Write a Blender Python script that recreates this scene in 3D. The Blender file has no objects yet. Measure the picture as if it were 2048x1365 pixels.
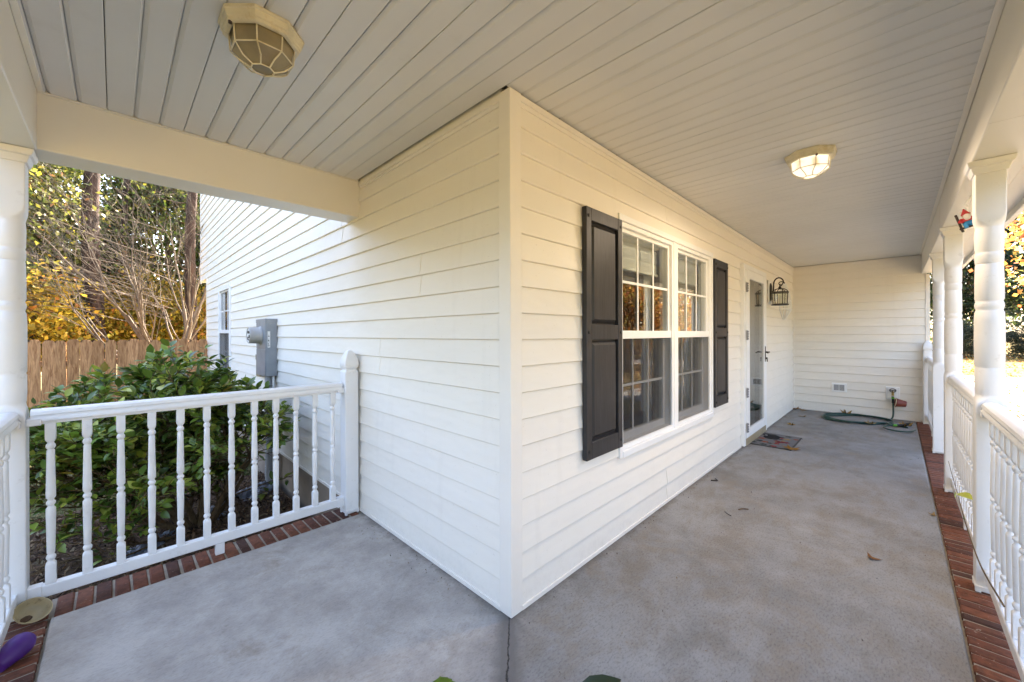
import bpy, math, random
import numpy as np
from mathutils import Vector, Matrix
R = math.radians
rng = np.random.default_rng(7)
random.seed(7)
scene = bpy.context.scene
COL = scene.collection

# ------------------------------------------------------------------ camera
cd = bpy.data.cameras.new('camera')
cam = bpy.data.objects.new('camera', cd)
COL.objects.link(cam)
cd.sensor_width = 36.0
cd.lens = 781.04 / 2048 * 36
cd.shift_y = -14.58 / 2048
cd.clip_start = 0.02
cd.clip_end = 600
YAW, ROLL = R(44.487), R(-0.172)
_d = Vector((math.cos(YAW), math.sin(YAW), 0))
_r0 = Vector((math.sin(YAW), -math.cos(YAW), 0))
_u0 = Vector((0, 0, 1))
_r = _r0 * math.cos(ROLL) + _u0 * math.sin(ROLL)
_u = _u0 * math.cos(ROLL) - _r0 * math.sin(ROLL)
cam.matrix_world = Matrix(((_r.x, _u.x, -_d.x, -1.29), (_r.y, _u.y, -_d.y, -1.277), (_r.z, _u.z, -_d.z, 1.305), (0, 0, 0, 1)))
scene.camera = cam

# ------------------------------------------------------------------ sky, sun, exposure
SUN_EL, SUN_ROT = R(38), R(50)
w = bpy.data.worlds.new('World')
scene.world = w
w.use_nodes = True
wn = w.node_tree
sky = wn.nodes.new('ShaderNodeTexSky')
sky.sky_type = 'NISHITA'
sky.sun_disc = False
sky.sun_elevation = SUN_EL
sky.sun_rotation = SUN_ROT
sky.air_density = 1.0
sky.dust_density = 2.0
sky.ozone_density = 1.0
wn.links.new(sky.outputs[0], wn.nodes['Background'].inputs[0])
wn.nodes['Background'].inputs[1].default_value = 0.13
sd = bpy.data.lights.new('sun', 'SUN')
sd.energy = 5.0
sd.angle = R(0.53)
sd.color = (1.0, 0.93, 0.82)
sun = bpy.data.objects.new('sun', sd)
COL.objects.link(sun)
sdir = Vector((math.sin(SUN_ROT) * math.cos(SUN_EL), math.cos(SUN_ROT) * math.cos(SUN_EL), math.sin(SUN_EL)))
sun.rotation_euler = sdir.to_track_quat('Z', 'Y').to_euler()
sun.location = (30, 10, 25)
vs = scene.view_settings
vs.view_transform = 'Standard'
vs.look = 'None'
vs.gamma = 1.0
vs.exposure = 3.36
vs.use_white_balance = True
vs.white_balance_temperature = 7000
vs.white_balance_tint = 16
scene.cycles.max_bounces = 8
scene.cycles.diffuse_bounces = 4
scene.cycles.glossy_bounces = 3
scene.cycles.transmission_bounces = 4
scene.cycles.caustics_reflective = False
scene.cycles.caustics_refractive = False
scene.cycles.transparent_max_bounces = 10
scene.cycles.sample_clamp_indirect = 6.0

# ------------------------------------------------------------------ mesh helpers
class MB:
    def __init__(s):
        s.v = []
        s.f = []
    def add(s, vs_, fs, convex=False):
        b = len(s.v)
        vs_ = [tuple(map(float, p)) for p in vs_]
        if convex:
            c = np.mean(np.array(vs_), 0)
            out = []
            for f in fs:
                p = np.array([vs_[i] for i in f])
                n = np.zeros(3)
                for i in range(len(p)):
                    a, q = p[i], p[(i + 1) % len(p)]
                    n += np.cross(a, q)
                out.append(f if n @ (p.mean(0) - c) >= 0 else tuple(reversed(f)))
            fs = out
        s.v += vs_
        s.f += [tuple(i + b for i in f) for f in fs]
        return s
    def box(s, x0, y0, z0, x1, y1, z1, b=0.0):
        lo = (min(x0, x1), min(y0, y1), min(z0, z1)); hi = (max(x0, x1), max(y0, y1), max(z0, z1))
        b = min(b, *(0.45 * (h - l) for l, h in zip(lo, hi)))
        if b <= 0:
            vv = [(x, y, z) for x in (lo[0], hi[0]) for y in (lo[1], hi[1]) for z in (lo[2], hi[2])]
            return s.add(vv, [(0, 1, 3, 2), (4, 6, 7, 5), (0, 4, 5, 1), (2, 3, 7, 6), (0, 2, 6, 4), (1, 5, 7, 3)], True)
        vv, idx = [], {}
        for sx in (0, 1):
            for sy in (0, 1):
                for sz in (0, 1):
                    sg = (sx, sy, sz)
                    for ax in range(3):
                        p = []
                        for k in range(3):
                            e = hi[k] if sg[k] else lo[k]
                            p.append(e if k == ax else e + (-b if sg[k] else b))
                        idx[(sg, ax)] = len(vv); vv.append(p)
        fs = []
        for ax in range(3):
            o1, o2 = [k for k in range(3) if k != ax]
            for sgn in (0, 1):
                q = []
                for a, c in ((0, 0), (1, 0), (1, 1), (0, 1)):
                    g = [0, 0, 0]; g[ax] = sgn; g[o1] = a; g[o2] = c
                    q.append(idx[(tuple(g), ax)])
                fs.append(tuple(q))
            for a in (0, 1):
                for c in (0, 1):
                    g0 = [0, 0, 0]; g0[o1] = a; g0[o2] = c
                    g1 = list(g0); g1[ax] = 1
                    fs.append((idx[(tuple(g0), o1)], idx[(tuple(g1), o1)], idx[(tuple(g1), o2)], idx[(tuple(g0), o2)]))
        for sx in (0, 1):
            for sy in (0, 1):
                for sz in (0, 1):
                    fs.append(tuple(idx[((sx, sy, sz), k)] for k in range(3)))
        return s.add(vv, fs, True)
    def prism(s, poly, axis, a0, a1, fix=True):
        """extrude a 2D polygon; axis 'x': poly=(y,z); 'y': poly=(x,z); 'z': poly=(x,y)"""
        n = len(poly)
        def m(p, a):
            return (a, p[0], p[1]) if axis == 'x' else (p[0], a, p[1]) if axis == 'y' else (p[0], p[1], a)
        area = sum(poly[i][0] * poly[(i + 1) % n][1] - poly[(i + 1) % n][0] * poly[i][1] for i in range(n))
        flip = (area < 0) != (axis == 'y')
        vv = [m(p, a0) for p in poly] + [m(p, a1) for p in poly]
        if a1 < a0:
            flip = not flip
        fs = [tuple(range(n - 1, -1, -1)), tuple(range(n, 2 * n))]
        fs += [(i, (i + 1) % n, n + (i + 1) % n, n + i) for i in range(n)]
        if flip:
            fs = [tuple(reversed(f)) for f in fs]
        return s.add(vv, fs)
    def loft(s, rings, caps=True, loop=False):
        n = len(rings[0]); m = len(rings)
        vv = [p for r in rings for p in r]
        fs = []
        for j in range(m - 1 + (1 if loop else 0)):
            a = j * n; b = ((j + 1) % m) * n
            for i in range(n):
                fs.append((a + i, a + (i + 1) % n, b + (i + 1) % n, b + i))
        if caps and not loop:
            fs.append(tuple(range(n - 1, -1, -1)))
            fs.append(tuple(range((m - 1) * n, m * n)))
        return s.add(vv, fs)
    def tube(s, pts, rad, n=6, caps=True, loop=False):
        pts = [Vector(p) for p in pts]
        if not isinstance(rad, (list, tuple)):
            rad = [rad] * len(pts)
        rings = []
        up = None
        m = len(pts)
        for i, p in enumerate(pts):
            t = (pts[(i + 1) % m] - pts[i - 1]) if loop else (pts[min(i + 1, m - 1)] - pts[max(i - 1, 0)])
            if t.length < 1e-9:
                t = Vector((0, 0, 1))
            t.normalize()
            if up is None:
                up = Vector((0, 0, 1)) if abs(t.z) < .9 else Vector((1, 0, 0))
            up = (up - t * up.dot(t))
            if up.length < 1e-6:
                up = t.orthogonal()
            up.normalize()
            sd_ = t.cross(up)
            rings.append([p + (up * math.cos(q) + sd_ * math.sin(q)) * rad[i] for q in [2 * math.pi * k / n for k in range(n)]])
        # ring order is counter-clockwise seen along -t
        return s.loft([list(reversed(r)) for r in rings] if False else rings, caps, loop)
    def lathe(s, prof, n=24, cx=0, cy=0, caps=True):
        return s.loft([[(cx + r * math.cos(2 * math.pi * k / n), cy + r * math.sin(2 * math.pi * k / n), z) for k in range(n)] for z, r in prof], caps)

def rsq(h, rc, z, k=8, cx=0, cy=0):
    rc = min(rc, h)
    out = []
    for q, (sx, sy) in enumerate(((1, 1), (-1, 1), (-1, -1), (1, -1))):
        for i in range(k):
            a = math.pi / 2 * q + math.pi / 2 * (i + .5) / k if rc >= h - 1e-6 else math.pi / 2 * q + math.pi / 2 * i / (k - 1)
            out.append((cx + sx * (h - rc) + rc * math.cos(a), cy + sy * (h - rc) + rc * math.sin(a), z))
    return out

def link(name, me, mat=None, parent=None, smooth=None):
    if mat is not None and not me.materials:
        me.materials.append(M[mat])
    if smooth is not None:
        me.polygons.foreach_set('use_smooth', [True] * len(me.polygons))
        if smooth < 180:
            me.set_sharp_from_angle(angle=R(smooth))
    o = bpy.data.objects.new(name, me)
    COL.objects.link(o)
    if parent is not None:
        o.parent = parent
    return o

def obj(name, mb, mat, parent=None, smooth=None):
    me = bpy.data.meshes.new(name)
    me.from_pydata(mb.v, [], mb.f)
    me.update()
    return link(name, me, mat, parent, smooth)

def tag(o, label=None, cat=None, group=None, kind=None):
    if label: o['label'] = label
    if cat: o['category'] = cat
    if group: o['group'] = group
    if kind: o['kind'] = kind
    return o

def thing(name, label, cat, loc=(0, 0, 0), rz=0, group=None):
    o = bpy.data.objects.new(name, None)
    o.empty_display_size = .1
    COL.objects.link(o)
    o.location = loc
    o.rotation_euler = (0, 0, rz)
    return tag(o, label, cat, group)

def copy_tree(o, loc=None, rz=None, label=None, parent=None, scale=None):
    c = o.copy()
    COL.objects.link(c)
    c.parent = parent
    if loc is not None: c.location = loc
    if rz is not None: c.rotation_euler = (0, 0, rz)
    if scale is not None: c.scale = (scale, scale, scale)
    if label: c['label'] = label
    for ch in list(o.children):
        copy_tree(ch, parent=c)
    return c

# ------------------------------------------------------------------ materials
M = {}
class NT:
    def __init__(s, name):
        m = bpy.data.materials.new(name); m.use_nodes = True
        s.m = m; s.t = m.node_tree; s.p = s.t.nodes['Principled BSDF']; s.out = s.t.nodes['Material Output']
        M[name] = m
        s._pos = None
    def n(s, typ, **kw):
        x = s.t.nodes.new(typ)
        for k, v in kw.items(): setattr(x, k, v)
        return x
    def l(s, a, b): s.t.links.new(a, b)
    def pos(s):
        if s._pos is None: s._pos = s.n('ShaderNodeNewGeometry').outputs['Position']
        return s._pos
    def objc(s): return s.n('ShaderNodeTexCoord').outputs['Object']
    def mapping(s, src, scale=(1, 1, 1), rot=(0, 0, 0)):
        m = s.n('ShaderNodeMapping'); m.inputs['Scale'].default_value = scale; m.inputs['Rotation'].default_value = rot
        s.l(src, m.inputs[0]); return m.outputs[0]
    def noise(s, scale, detail=4, rough=.55, src=None, dist=0):
        x = s.n('ShaderNodeTexNoise'); x.inputs['Scale'].default_value = scale; x.inputs['Detail'].default_value = detail
        x.inputs['Roughness'].default_value = rough; x.inputs['Distortion'].default_value = dist
        s.l(src if src is not None else s.pos(), x.inputs['Vector']); return x.outputs['Fac']
    def ramp(s, fac, stops, interp='LINEAR'):
        x = s.n('ShaderNodeValToRGB'); e = x.color_ramp.elements; x.color_ramp.interpolation = interp
        while len(e) < len(stops): e.new(.5)
        for q, (p, c) in zip(e, stops):
            q.position = p; q.color = (c, c, c, 1) if isinstance(c, (int, float)) else (*c, 1)
        s.l(fac, x.inputs[0]); return x.outputs[0]
    def mix(s, fac, a, b, mode='MIX'):
        x = s.n('ShaderNodeMix', data_type='RGBA', blend_type=mode)
        for sock, val in ((x.inputs[0], fac), (x.inputs[6], a), (x.inputs[7], b)):
            if hasattr(val, 'is_output'): s.l(val, sock)
            elif isinstance(val, (int, float)): sock.default_value = val if sock is x.inputs[0] else (val, val, val, 1)
            else: sock.default_value = (*val, 1)
        return x.outputs[2]
    def math(s, op, a, b=None, c=None):
        x = s.n('ShaderNodeMath', operation=op)
        for i, v in enumerate((a, b, c)):
            if v is None: continue
            if hasattr(v, 'is_output'): s.l(v, x.inputs[i])
            else: x.inputs[i].default_value = v
        return x.outputs[0]
    def rand(s): return s.n('ShaderNodeObjectInfo').outputs['Random']
    def bump(s, h, strength=.3, dist=.01):
        b = s.n('ShaderNodeBump'); b.inputs['Strength'].default_value = strength; b.inputs['Distance'].default_value = dist
        s.l(h, b.inputs['Height']); s.l(b.outputs[0], s.p.inputs['Normal']); return b
    def base(s, c):
        if hasattr(c, 'is_output'): s.l(c, s.p.inputs['Base Color'])
        else: s.p.inputs['Base Color'].default_value = (*c, 1)
    def set(s, rough=None, spec=None, metal=None):
        if rough is not None: s.p.inputs['Roughness'].default_value = rough
        if spec is not None: s.p.inputs['Specular IOR Level'].default_value = spec
        if metal is not None: s.p.inputs['Metallic'].default_value = metal

def simple(name, c, rough=.5, var=.12, scale=8, bump=0, bscale=60, spec=.5, metal=0, dirt=None):
    t = NT(name)
    n = t.noise(scale, 5)
    col = t.mix(t.ramp(n, [(.3, 0.0), (.7, 1.0)]), tuple(q * (1 - var) for q in c), tuple(min(1, q * (1 + var * .6)) for q in c))
    if dirt:
        d = t.ramp(t.noise(dirt[1], 6, .7), [(dirt[2], 0.0), (dirt[2] + .12, 1.0)])
        col = t.mix(t.math('MULTIPLY', d, dirt[3]), col, dirt[0])
    t.base(col); t.set(rough, spec, metal)
    if bump: t.bump(t.noise(bscale, 4), bump, .004)
    return t

# vinyl siding: cream, slightly wavy, faint dirt runs
t = NT('siding')
n1 = t.noise(1.3, 4)
c = t.mix(n1, (.785, .738, .655), (.825, .782, .705))
c = t.mix(t.math('MULTIPLY', t.rand(), .22), c, (.74, .70, .64))
streak = t.ramp(t.noise(1.0, 5, .6, t.mapping(t.pos(), (9, 9, .8))), [(.58, 0.0), (.75, 1.0)])
c = t.mix(t.math('MULTIPLY', streak, .10), c, (.52, .47, .40))
c = t.mix(t.math('MULTIPLY', t.ramp(t.noise(70, 2), [(.70, 0.0), (.74, 1.0)]), .25), c, (.45, .40, .33))
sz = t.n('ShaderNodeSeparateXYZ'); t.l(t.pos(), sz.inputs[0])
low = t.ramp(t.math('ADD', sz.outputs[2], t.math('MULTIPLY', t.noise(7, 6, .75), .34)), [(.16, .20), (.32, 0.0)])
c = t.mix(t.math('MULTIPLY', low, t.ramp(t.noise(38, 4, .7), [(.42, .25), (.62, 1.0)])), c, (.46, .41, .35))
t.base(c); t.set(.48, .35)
h = t.math('ADD', t.math('MULTIPLY', t.noise(3.2, 2, .5, t.mapping(t.pos(), (1, 1, 2.5))), 1.0), t.math('MULTIPLY', t.noise(60, 3, .6, t.mapping(t.pos(), (.25, .25, 2))), .03))
t.bump(h, .9, .007)
simple('trim', (.80, .755, .685), .45, .04, 2, .08, 30, .35, dirt=((.50, .45, .38), 5, .62, .22))
simple('beam_wrap', (.80, .768, .70), .42, .04, 1.5, .25, 2.5, .4, dirt=((.48, .42, .34), 9, .68, .3))
t = simple('ceiling', (.675, .672, .665), .5, .06, 1.2, .18, 4, .35, dirt=((.42, .39, .34), 3, .60, .12))
_b = t.p.inputs['Base Color'].links[0].from_socket
t.base(t.mix(t.math('MULTIPLY', t.rand(), .09), _b, (.55, .53, .50)))
simple('ceiling_back', (.10, .09, .08), .8)
simple('vinyl_white', (.78, .775, .77), .34, .05, 3, .12, 35, .5, dirt=((.40, .37, .32), 16, .60, .30))
simple('white_metal', (.80, .80, .79), .4, .03, 4, dirt=((.5, .48, .45), 9, .66, .25))
simple('shadow_gap', (.035, .03, .025), .8)

# concrete
t = NT('concrete')
mp = t.pos()
big = t.noise(.9, 6, .62, mp, .4)
mid = t.noise(4.5, 6, .65, mp)
c = t.mix(t.ramp(big, [(.30, 0.0), (.68, 1.0)]), (.185, .178, .170), (.295, .286, .274))
st = t.ramp(t.noise(2.2, 9, .78, t.mapping(mp, (.8, 1.6, 1), (0, 0, .5)), .35), [(.47, 0.0), (.60, 1.0)])
c = t.mix(t.math('MULTIPLY', st, .55), c, (.205, .165, .122))
c = t.mix(t.math('MULTIPLY', t.ramp(mid, [(.46, 0.0), (.72, 1.0)]), .5), c, (.345, .335, .32))
c = t.mix(t.math('MULTIPLY', t.ramp(t.noise(2.1, 5, .7, t.mapping(mp, (1, 1, 1), (0, 0, 1)), .8), [(.53, 0.0), (.66, 1.0)]), .32), c, (.135, .125, .11))
fine = t.noise(120, 6, .75, t.mapping(mp, (.45, 1, 1), (0, 0, R(28))))
c = t.mix(t.ramp(fine, [(.30, .70), (.50, 1.0), (.8, 1.0)]), (0, 0, 0), c)
sp = t.ramp(t.noise(48, 4, .7, t.mapping(mp, (1, 1.9, 1), (0, 0, .7))), [(.745, 0.0), (.775, 1.0)])
c = t.mix(t.math('MULTIPLY', sp, .7), c, (.09, .075, .06))
rust = t.ramp(t.noise(34, 2, .5), [(.79, 0.0), (.82, 1.0)])
c = t.mix(t.math('MULTIPLY', rust, .8), c, (.30, .15, .05))
# settlement crack running from the house corner
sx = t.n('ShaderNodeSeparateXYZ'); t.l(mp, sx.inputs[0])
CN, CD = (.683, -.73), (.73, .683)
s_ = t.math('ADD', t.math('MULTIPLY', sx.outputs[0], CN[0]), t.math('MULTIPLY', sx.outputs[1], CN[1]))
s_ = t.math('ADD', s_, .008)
wob = t.math('MULTIPLY', t.math('SUBTRACT', t.noise(9, 5, .7), .5), .05)
a_ = t.math('ABSOLUTE', t.math('ADD', s_, wob))
al = t.math('ADD', t.math('MULTIPLY', sx.outputs[0], CD[0]), t.math('MULTIPLY', sx.outputs[1], CD[1]))
# the side pour is a paler, cleaner concrete than the front pour
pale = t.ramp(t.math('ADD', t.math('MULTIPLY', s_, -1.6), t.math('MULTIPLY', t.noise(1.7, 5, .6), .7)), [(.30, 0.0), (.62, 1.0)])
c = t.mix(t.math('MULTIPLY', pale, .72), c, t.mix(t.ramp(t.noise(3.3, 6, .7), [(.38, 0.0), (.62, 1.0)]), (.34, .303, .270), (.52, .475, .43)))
c = t.mix(t.math('MULTIPLY', t.ramp(t.noise(2.6, 7, .7, None, .5), [(.56, 0.0), (.68, 1.0)]), .6), c, (.24, .195, .145))
c = t.mix(t.ramp(fine, [(.30, .78), (.5, 1.0), (.8, 1.0)]), (0, 0, 0), c)
c = t.mix(t.math('MULTIPLY', sp, .6), c, (.09, .075, .06))
# grime caught along the foot of the walls
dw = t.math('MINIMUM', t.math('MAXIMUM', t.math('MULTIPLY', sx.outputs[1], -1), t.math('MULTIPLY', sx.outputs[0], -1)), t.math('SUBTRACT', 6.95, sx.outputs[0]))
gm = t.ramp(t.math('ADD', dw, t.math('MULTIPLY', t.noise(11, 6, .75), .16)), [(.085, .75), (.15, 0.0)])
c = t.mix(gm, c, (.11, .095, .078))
on_ = t.math('LESS_THAN', al, -.002)
on_ = t.math('MULTIPLY', on_, t.math('GREATER_THAN', al, -1.55))
band = t.math('MULTIPLY', t.ramp(t.math('ADD', a_, t.math('MULTIPLY', t.noise(10, 6, .7), .06)), [(.055, .85), (.10, 0.0)]), on_)
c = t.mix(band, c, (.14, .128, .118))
crk = t.math('MULTIPLY', t.ramp(a_, [(.0006, 1.0), (.0016, 0.0)]), on_)
c = t.mix(crk, c, (.012, .011, .010))
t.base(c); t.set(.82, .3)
hh = t.math('SUBTRACT', t.math('ADD', t.math('MULTIPLY', fine, .6), t.math('MULTIPLY', mid, .6)), t.math('MULTIPLY', crk, 2))
t.bump(hh, .6, .008)

# brick
t = NT('brick')
rn = t.rand()
c = t.ramp(rn, [(0, (.060, .026, .018)), (.12, (.125, .043, .024)), (.5, (.175, .055, .027)), (.88, (.205, .072, .037)), (1, (.11, .042, .026))])
gr = t.noise(30, 5, .65, t.mapping(t.pos(), (1, 1, 1)))
c = t.mix(t.ramp(gr, [(.35, .55), (.6, 1.05)]), (.02, .012, .01), c)
c = t.mix(t.math('MULTIPLY', t.ramp(t.noise(60, 3, .6), [(.66, 0.0), (.72, 1.0)]), .55), c, (.40, .33, .27))
t.base(c); t.set(.78, .35); t.bump(gr, .6, .006)
simple('mortar', (.29, .245, .19), .9, .25, 25, .5, 120)

# dark shutter plastic with embossed grain
t = NT('shutter_grey')
gn = t.noise(14, 5, .65, t.mapping(t.pos(), (6, 6, .45)))
c = t.mix(t.ramp(gn, [(.3, 0.0), (.7, 1.0)]), (.017, .0165, .018), (.036, .0355, .039))
c = t.mix(t.math('MULTIPLY', t.ramp(t.noise(6, 5), [(.55, 0.0), (.75, 1.0)]), .35), c, (.060, .059, .061))
t.base(c); t.set(.48, .4); t.bump(gn, .25, .003)

def glassy(name, ior=.05, tint=(1, 1, 1), rough=0.0, wave=0.0):
    m = bpy.data.materials.new(name); m.use_nodes = True; nt = m.node_tree; M[name] = m
    nt.nodes.remove(nt.nodes['Principled BSDF'])
    g = nt.nodes.new('ShaderNodeBsdfGlossy'); g.inputs['Roughness'].default_value = rough
    tr = nt.nodes.new('ShaderNodeBsdfTransparent'); tr.inputs[0].default_value = (*tint, 1)
    lw = nt.nodes.new('ShaderNodeLayerWeight'); lw.inputs[0].default_value = .5
    pw = nt.nodes.new('ShaderNodeMath'); pw.operation = 'POWER'; pw.inputs[1].default_value = 3.4
    fr = nt.nodes.new('ShaderNodeMath'); fr.operation = 'MULTIPLY_ADD'; fr.inputs[1].default_value = 1 - ior; fr.inputs[2].default_value = ior
    nt.links.new(lw.outputs['Facing'], pw.inputs[0]); nt.links.new(pw.outputs[0], fr.inputs[0])
    mx = nt.nodes.new('ShaderNodeMixShader')
    nt.links.new(fr.outputs[0], mx.inputs[0]); nt.links.new(tr.outputs[0], mx.inputs[1]); nt.links.new(g.outputs[0], mx.inputs[2])
    nt.links.new(mx.outputs[0], nt.nodes['Material Output'].inputs[0])
    if wave:
        ge = nt.nodes.new('ShaderNodeNewGeometry'); no = nt.nodes.new('ShaderNodeTexNoise'); no.inputs['Scale'].default_value = 3.0; no.inputs['Detail'].default_value = 1
        bp = nt.nodes.new('ShaderNodeBump'); bp.inputs['Strength'].default_value = wave; bp.inputs['Distance'].default_value = .01
        nt.links.new(ge.outputs['Position'], no.inputs['Vector']); nt.links.new(no.outputs['Fac'], bp.inputs['Height'])
        nt.links.new(bp.outputs[0], g.inputs['Normal'])
glassy('glass', .07, (.93, .95, .94), 0.0, .05)
glassy('lamp_glass_clear', .04, (.97, .97, .95), .02)
# insect screen
m = bpy.data.materials.new('insect_screen'); m.use_nodes = True; M['insect_screen'] = m
nt = m.node_tree; pb = nt.nodes['Principled BSDF']; pb.inputs['Base Color'].default_value = (.014, .015, .018, 1); pb.inputs['Roughness'].default_value = .6
tr = nt.nodes.new('ShaderNodeBsdfTransparent'); mx = nt.nodes.new('ShaderNodeMixShader'); mx.inputs[0].default_value = .30
nt.links.new(tr.outputs[0], mx.inputs[1]); nt.links.new(pb.outputs[0], mx.inputs[2]); nt.links.new(mx.outputs[0], nt.nodes['Material Output'].inputs[0])

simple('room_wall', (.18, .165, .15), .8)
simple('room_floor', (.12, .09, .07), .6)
simple('blind_white', (.85, .84, .80), .5, .08)
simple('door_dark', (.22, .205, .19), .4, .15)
simple('threshold_tan', (.34, .27, .17), .55, .2, 6)
simple('bronze_dark', (.018, .013, .012), .38, .4, 30, .2, 80, .5)
simple('bronze_brown', (.055, .032, .022), .35, .3, 30)
simple('galv_grey', (.27, .295, .325), .42, .12, 7, .05, 20, .5, .35, dirt=((.36, .38, .40), 6, .56, .5))
simple('conduit_grey', (.33, .345, .37), .5, .1, 6)
simple('meter_plastic', (.40, .39, .375), .35, .1, 10)
simple('black_rubber', (.012, .012, .012), .6)
simple('label_white', (.75, .75, .73), .5, .05)
simple('vent_grey', (.23, .235, .25), .5, .1)
simple('hose_green', (.010, .055, .042), .38, .3, 20)
simple('hose_bright', (.10, .42, .03), .4, .1)
simple('brass', (.32, .21, .07), .35, .2, 20, metal=.8)
simple('pot_red', (.20, .045, .03), .5, .2, 10)
simple('bowl_cream', (.40, .32, .18), .4, .15, 14, dirt=((.14, .09, .05), 22, .60, .7))
simple('purple_plastic', (.065, .010, .17), .45, .18, 12)
simple('terracotta', (.30, .12, .06), .75, .2)
simple('soil', (.045, .032, .022), .95, .3, 40, .6, 80)
simple('fixture_cream', (.66, .60, .44), .45, .14, 12, .12, 50, dirt=((.45, .34, .14), 14, .52, .55))
simple('amber_glass', (.29, .245, .155), .3, .25, 8)
simple('foundation', (.30, .24, .19), .85, .2, 4, .4, 40)
simple('roof_shingle', (.075, .068, .062), .9, .25, 18, .5, 60)
simple('red_cloth', (.45, .03, .035), .6); simple('blue_cloth', (.03, .24, .50), .6); simple('beard_white', (.72, .66, .60), .8)
simple('skin', (.55, .32, .22), .6); simple('dark_wood', (.045, .028, .02), .6, .3, 40)
simple('fabric_sheet', (.17, .19, .235), .5, .35, 25, .8, 60)
simple('mulch', (.11, .07, .045), .95, .35, 30, .8, 60, .2)

# lit lamp panes: white glass that glows, brownish dead-bug stains
t = NT('lit_glass')
stn = t.ramp(t.noise(11, 3), [(.50, 0.0), (.62, 1.0)])
cc = t.mix(stn, (1.0, .93, .76), (.50, .28, .06))
t.base((.8, .78, .7)); t.l(cc, t.p.inputs['Emission Color']); t.p.inputs['Emission Strength'].default_value = .10; t.set(.3)

# fence wood
t = NT('fence_wood')
oc = t.objc()
g = t.noise(5, 6, .6, t.mapping(oc, (9, 9, .9)), 1.2)
rn = t.rand()
c = t.mix(t.ramp(g, [(.3, 0.0), (.7, 1.0)]), (.26, .105, .042), (.72, .40, .19))
c = t.mix(t.math('MULTIPLY', rn, .75), c, t.mix(t.ramp(g, [(.35, 0.0), (.65, 1.0)]), (.19, .08, .032), (.47, .245, .105)))
vo = t.n('ShaderNodeTexVoronoi'); vo.inputs['Scale'].default_value = 5.5
t.l(t.mapping(oc, (1.2, 1.2, .8)), vo.inputs['Vector'])
c = t.mix(t.ramp(vo.outputs['Distance'], [(.07, .95), (.17, 0.0)]), c, (.055, .028, .016))
t.base(c); t.set(.8, .25); t.bump(g, .4, .004)

# bark
def bark(name, a, b, vs_=(5, 5, 1.1), sc=3.0, strength=.9):
    t = NT(name)
    n = t.noise(sc, 6, .65, t.mapping(t.pos(), vs_), .5)
    t.base(t.mix(t.ramp(n, [(.33, 0.0), (.66, 1.0)]), a, b)); t.set(.9, .2); t.bump(n, strength, .03)
bark('pine_bark', (.020, .013, .010), (.085, .050, .034))
bark('myrtle_bark', (.075, .058, .043), (.185, .15, .112), (3, 3, .8), 3, .3)
bark('twig_bark', (.10, .065, .04), (.20, .14, .09))
bark('bush_bark', (.07, .045, .025), (.17, .115, .06), (8, 8, 3), 4, .5)

# leaves: colour from a per-leaf attribute, part of the light passes through
def leafmat(name, rough=.45, trans=.3, spec=.4, bump=False):
    t = NT(name)
    at = t.n('ShaderNodeAttribute'); at.attribute_name = 'Col'
    t.base(at.outputs['Color']); t.set(rough, spec)
    tl = t.n('ShaderNodeBsdfTranslucent'); t.l(at.outputs['Color'], tl.inputs[0])
    mx = t.n('ShaderNodeMixShader'); mx.inputs[0].default_value = trans
    t.l(t.p.outputs[0], mx.inputs[1]); t.l(tl.outputs[0], mx.inputs[2]); t.l(mx.outputs[0], t.out.inputs[0])
leafmat('leaf_far', .5, .48, .3)
leafmat('leaf_gloss', .30, .28, .5)
leafmat('leaf_dry', .75, .2, .2)
leafmat('print', .9, 0, .1)

# lawn
t = NT('lawn')
g1 = t.noise(1.1, 6, .6); g2 = t.noise(26, 5, .7)
c = t.mix(t.ramp(g1, [(.35, 0.0), (.65, 1.0)]), (.11, .11, .045), (.24, .20, .095))
c = t.mix(t.ramp(g2, [(.3, .55), (.7, 1.15)]), (.02, .018, .01), c)
lv = t.ramp(t.noise(9, 5, .75), [(.50, 0.0), (.60, 1.0)])
sx = t.n('ShaderNodeSeparateXYZ'); t.l(t.pos(), sx.inputs[0])
fy = t.math('LESS_THAN', sx.outputs[1], -1.7)
c = t.mix(t.math('MULTIPLY', t.math('MULTIPLY', lv, fy), .8), c, (.42, .23, .07))
t.base(c); t.set(.95, .1); t.bump(g2, .8, .03)
simple('path_concrete', (.42, .41, .39), .85, .15, 4, .3, 60)

# ------------------------------------------------------------------ setting: ground, porch slab with brick border
GZ = -0.45
mb = MB(); N = 60
gx = np.concatenate([np.linspace(-250, -12, 10), np.linspace(-10, 30, 41), np.linspace(34, 250, 10)])
gy = np.concatenate([np.linspace(-250, -24, 9), np.linspace(-20, 30, 51), np.linspace(34, 250, 9)])
vv = [(x, y, GZ + .05 * math.sin(x * .7 + 1) * math.cos(y * .6) * (1 if (x < -2 or y < -3 or y > 3) else .2)) for y in gy for x in gx]
nx = len(gx)
mb.add(vv, [(j * nx + i, j * nx + i + 1, (j + 1) * nx + i + 1, (j + 1) * nx + i) for j in range(len(gy) - 1) for i in range(nx - 1)])
tag(obj('ground', mb, 'lawn', None, 180), kind='structure')
mb = MB(); mb.box(8.2, -4.2, GZ - .1, 18.5, -2.75, GZ + .075, .01)
mb.box(18.5, -40, GZ - .1, 22, -2.0, GZ + .079, .01)
mb.box(3.66, -16, GZ - .1, 4.88, -2.32, GZ + .072, .01)  # unseen front walk, added to bounce sunlight onto the porch
tag(obj('path_and_added_walk', mb, 'path_concrete'), kind='structure')

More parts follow.
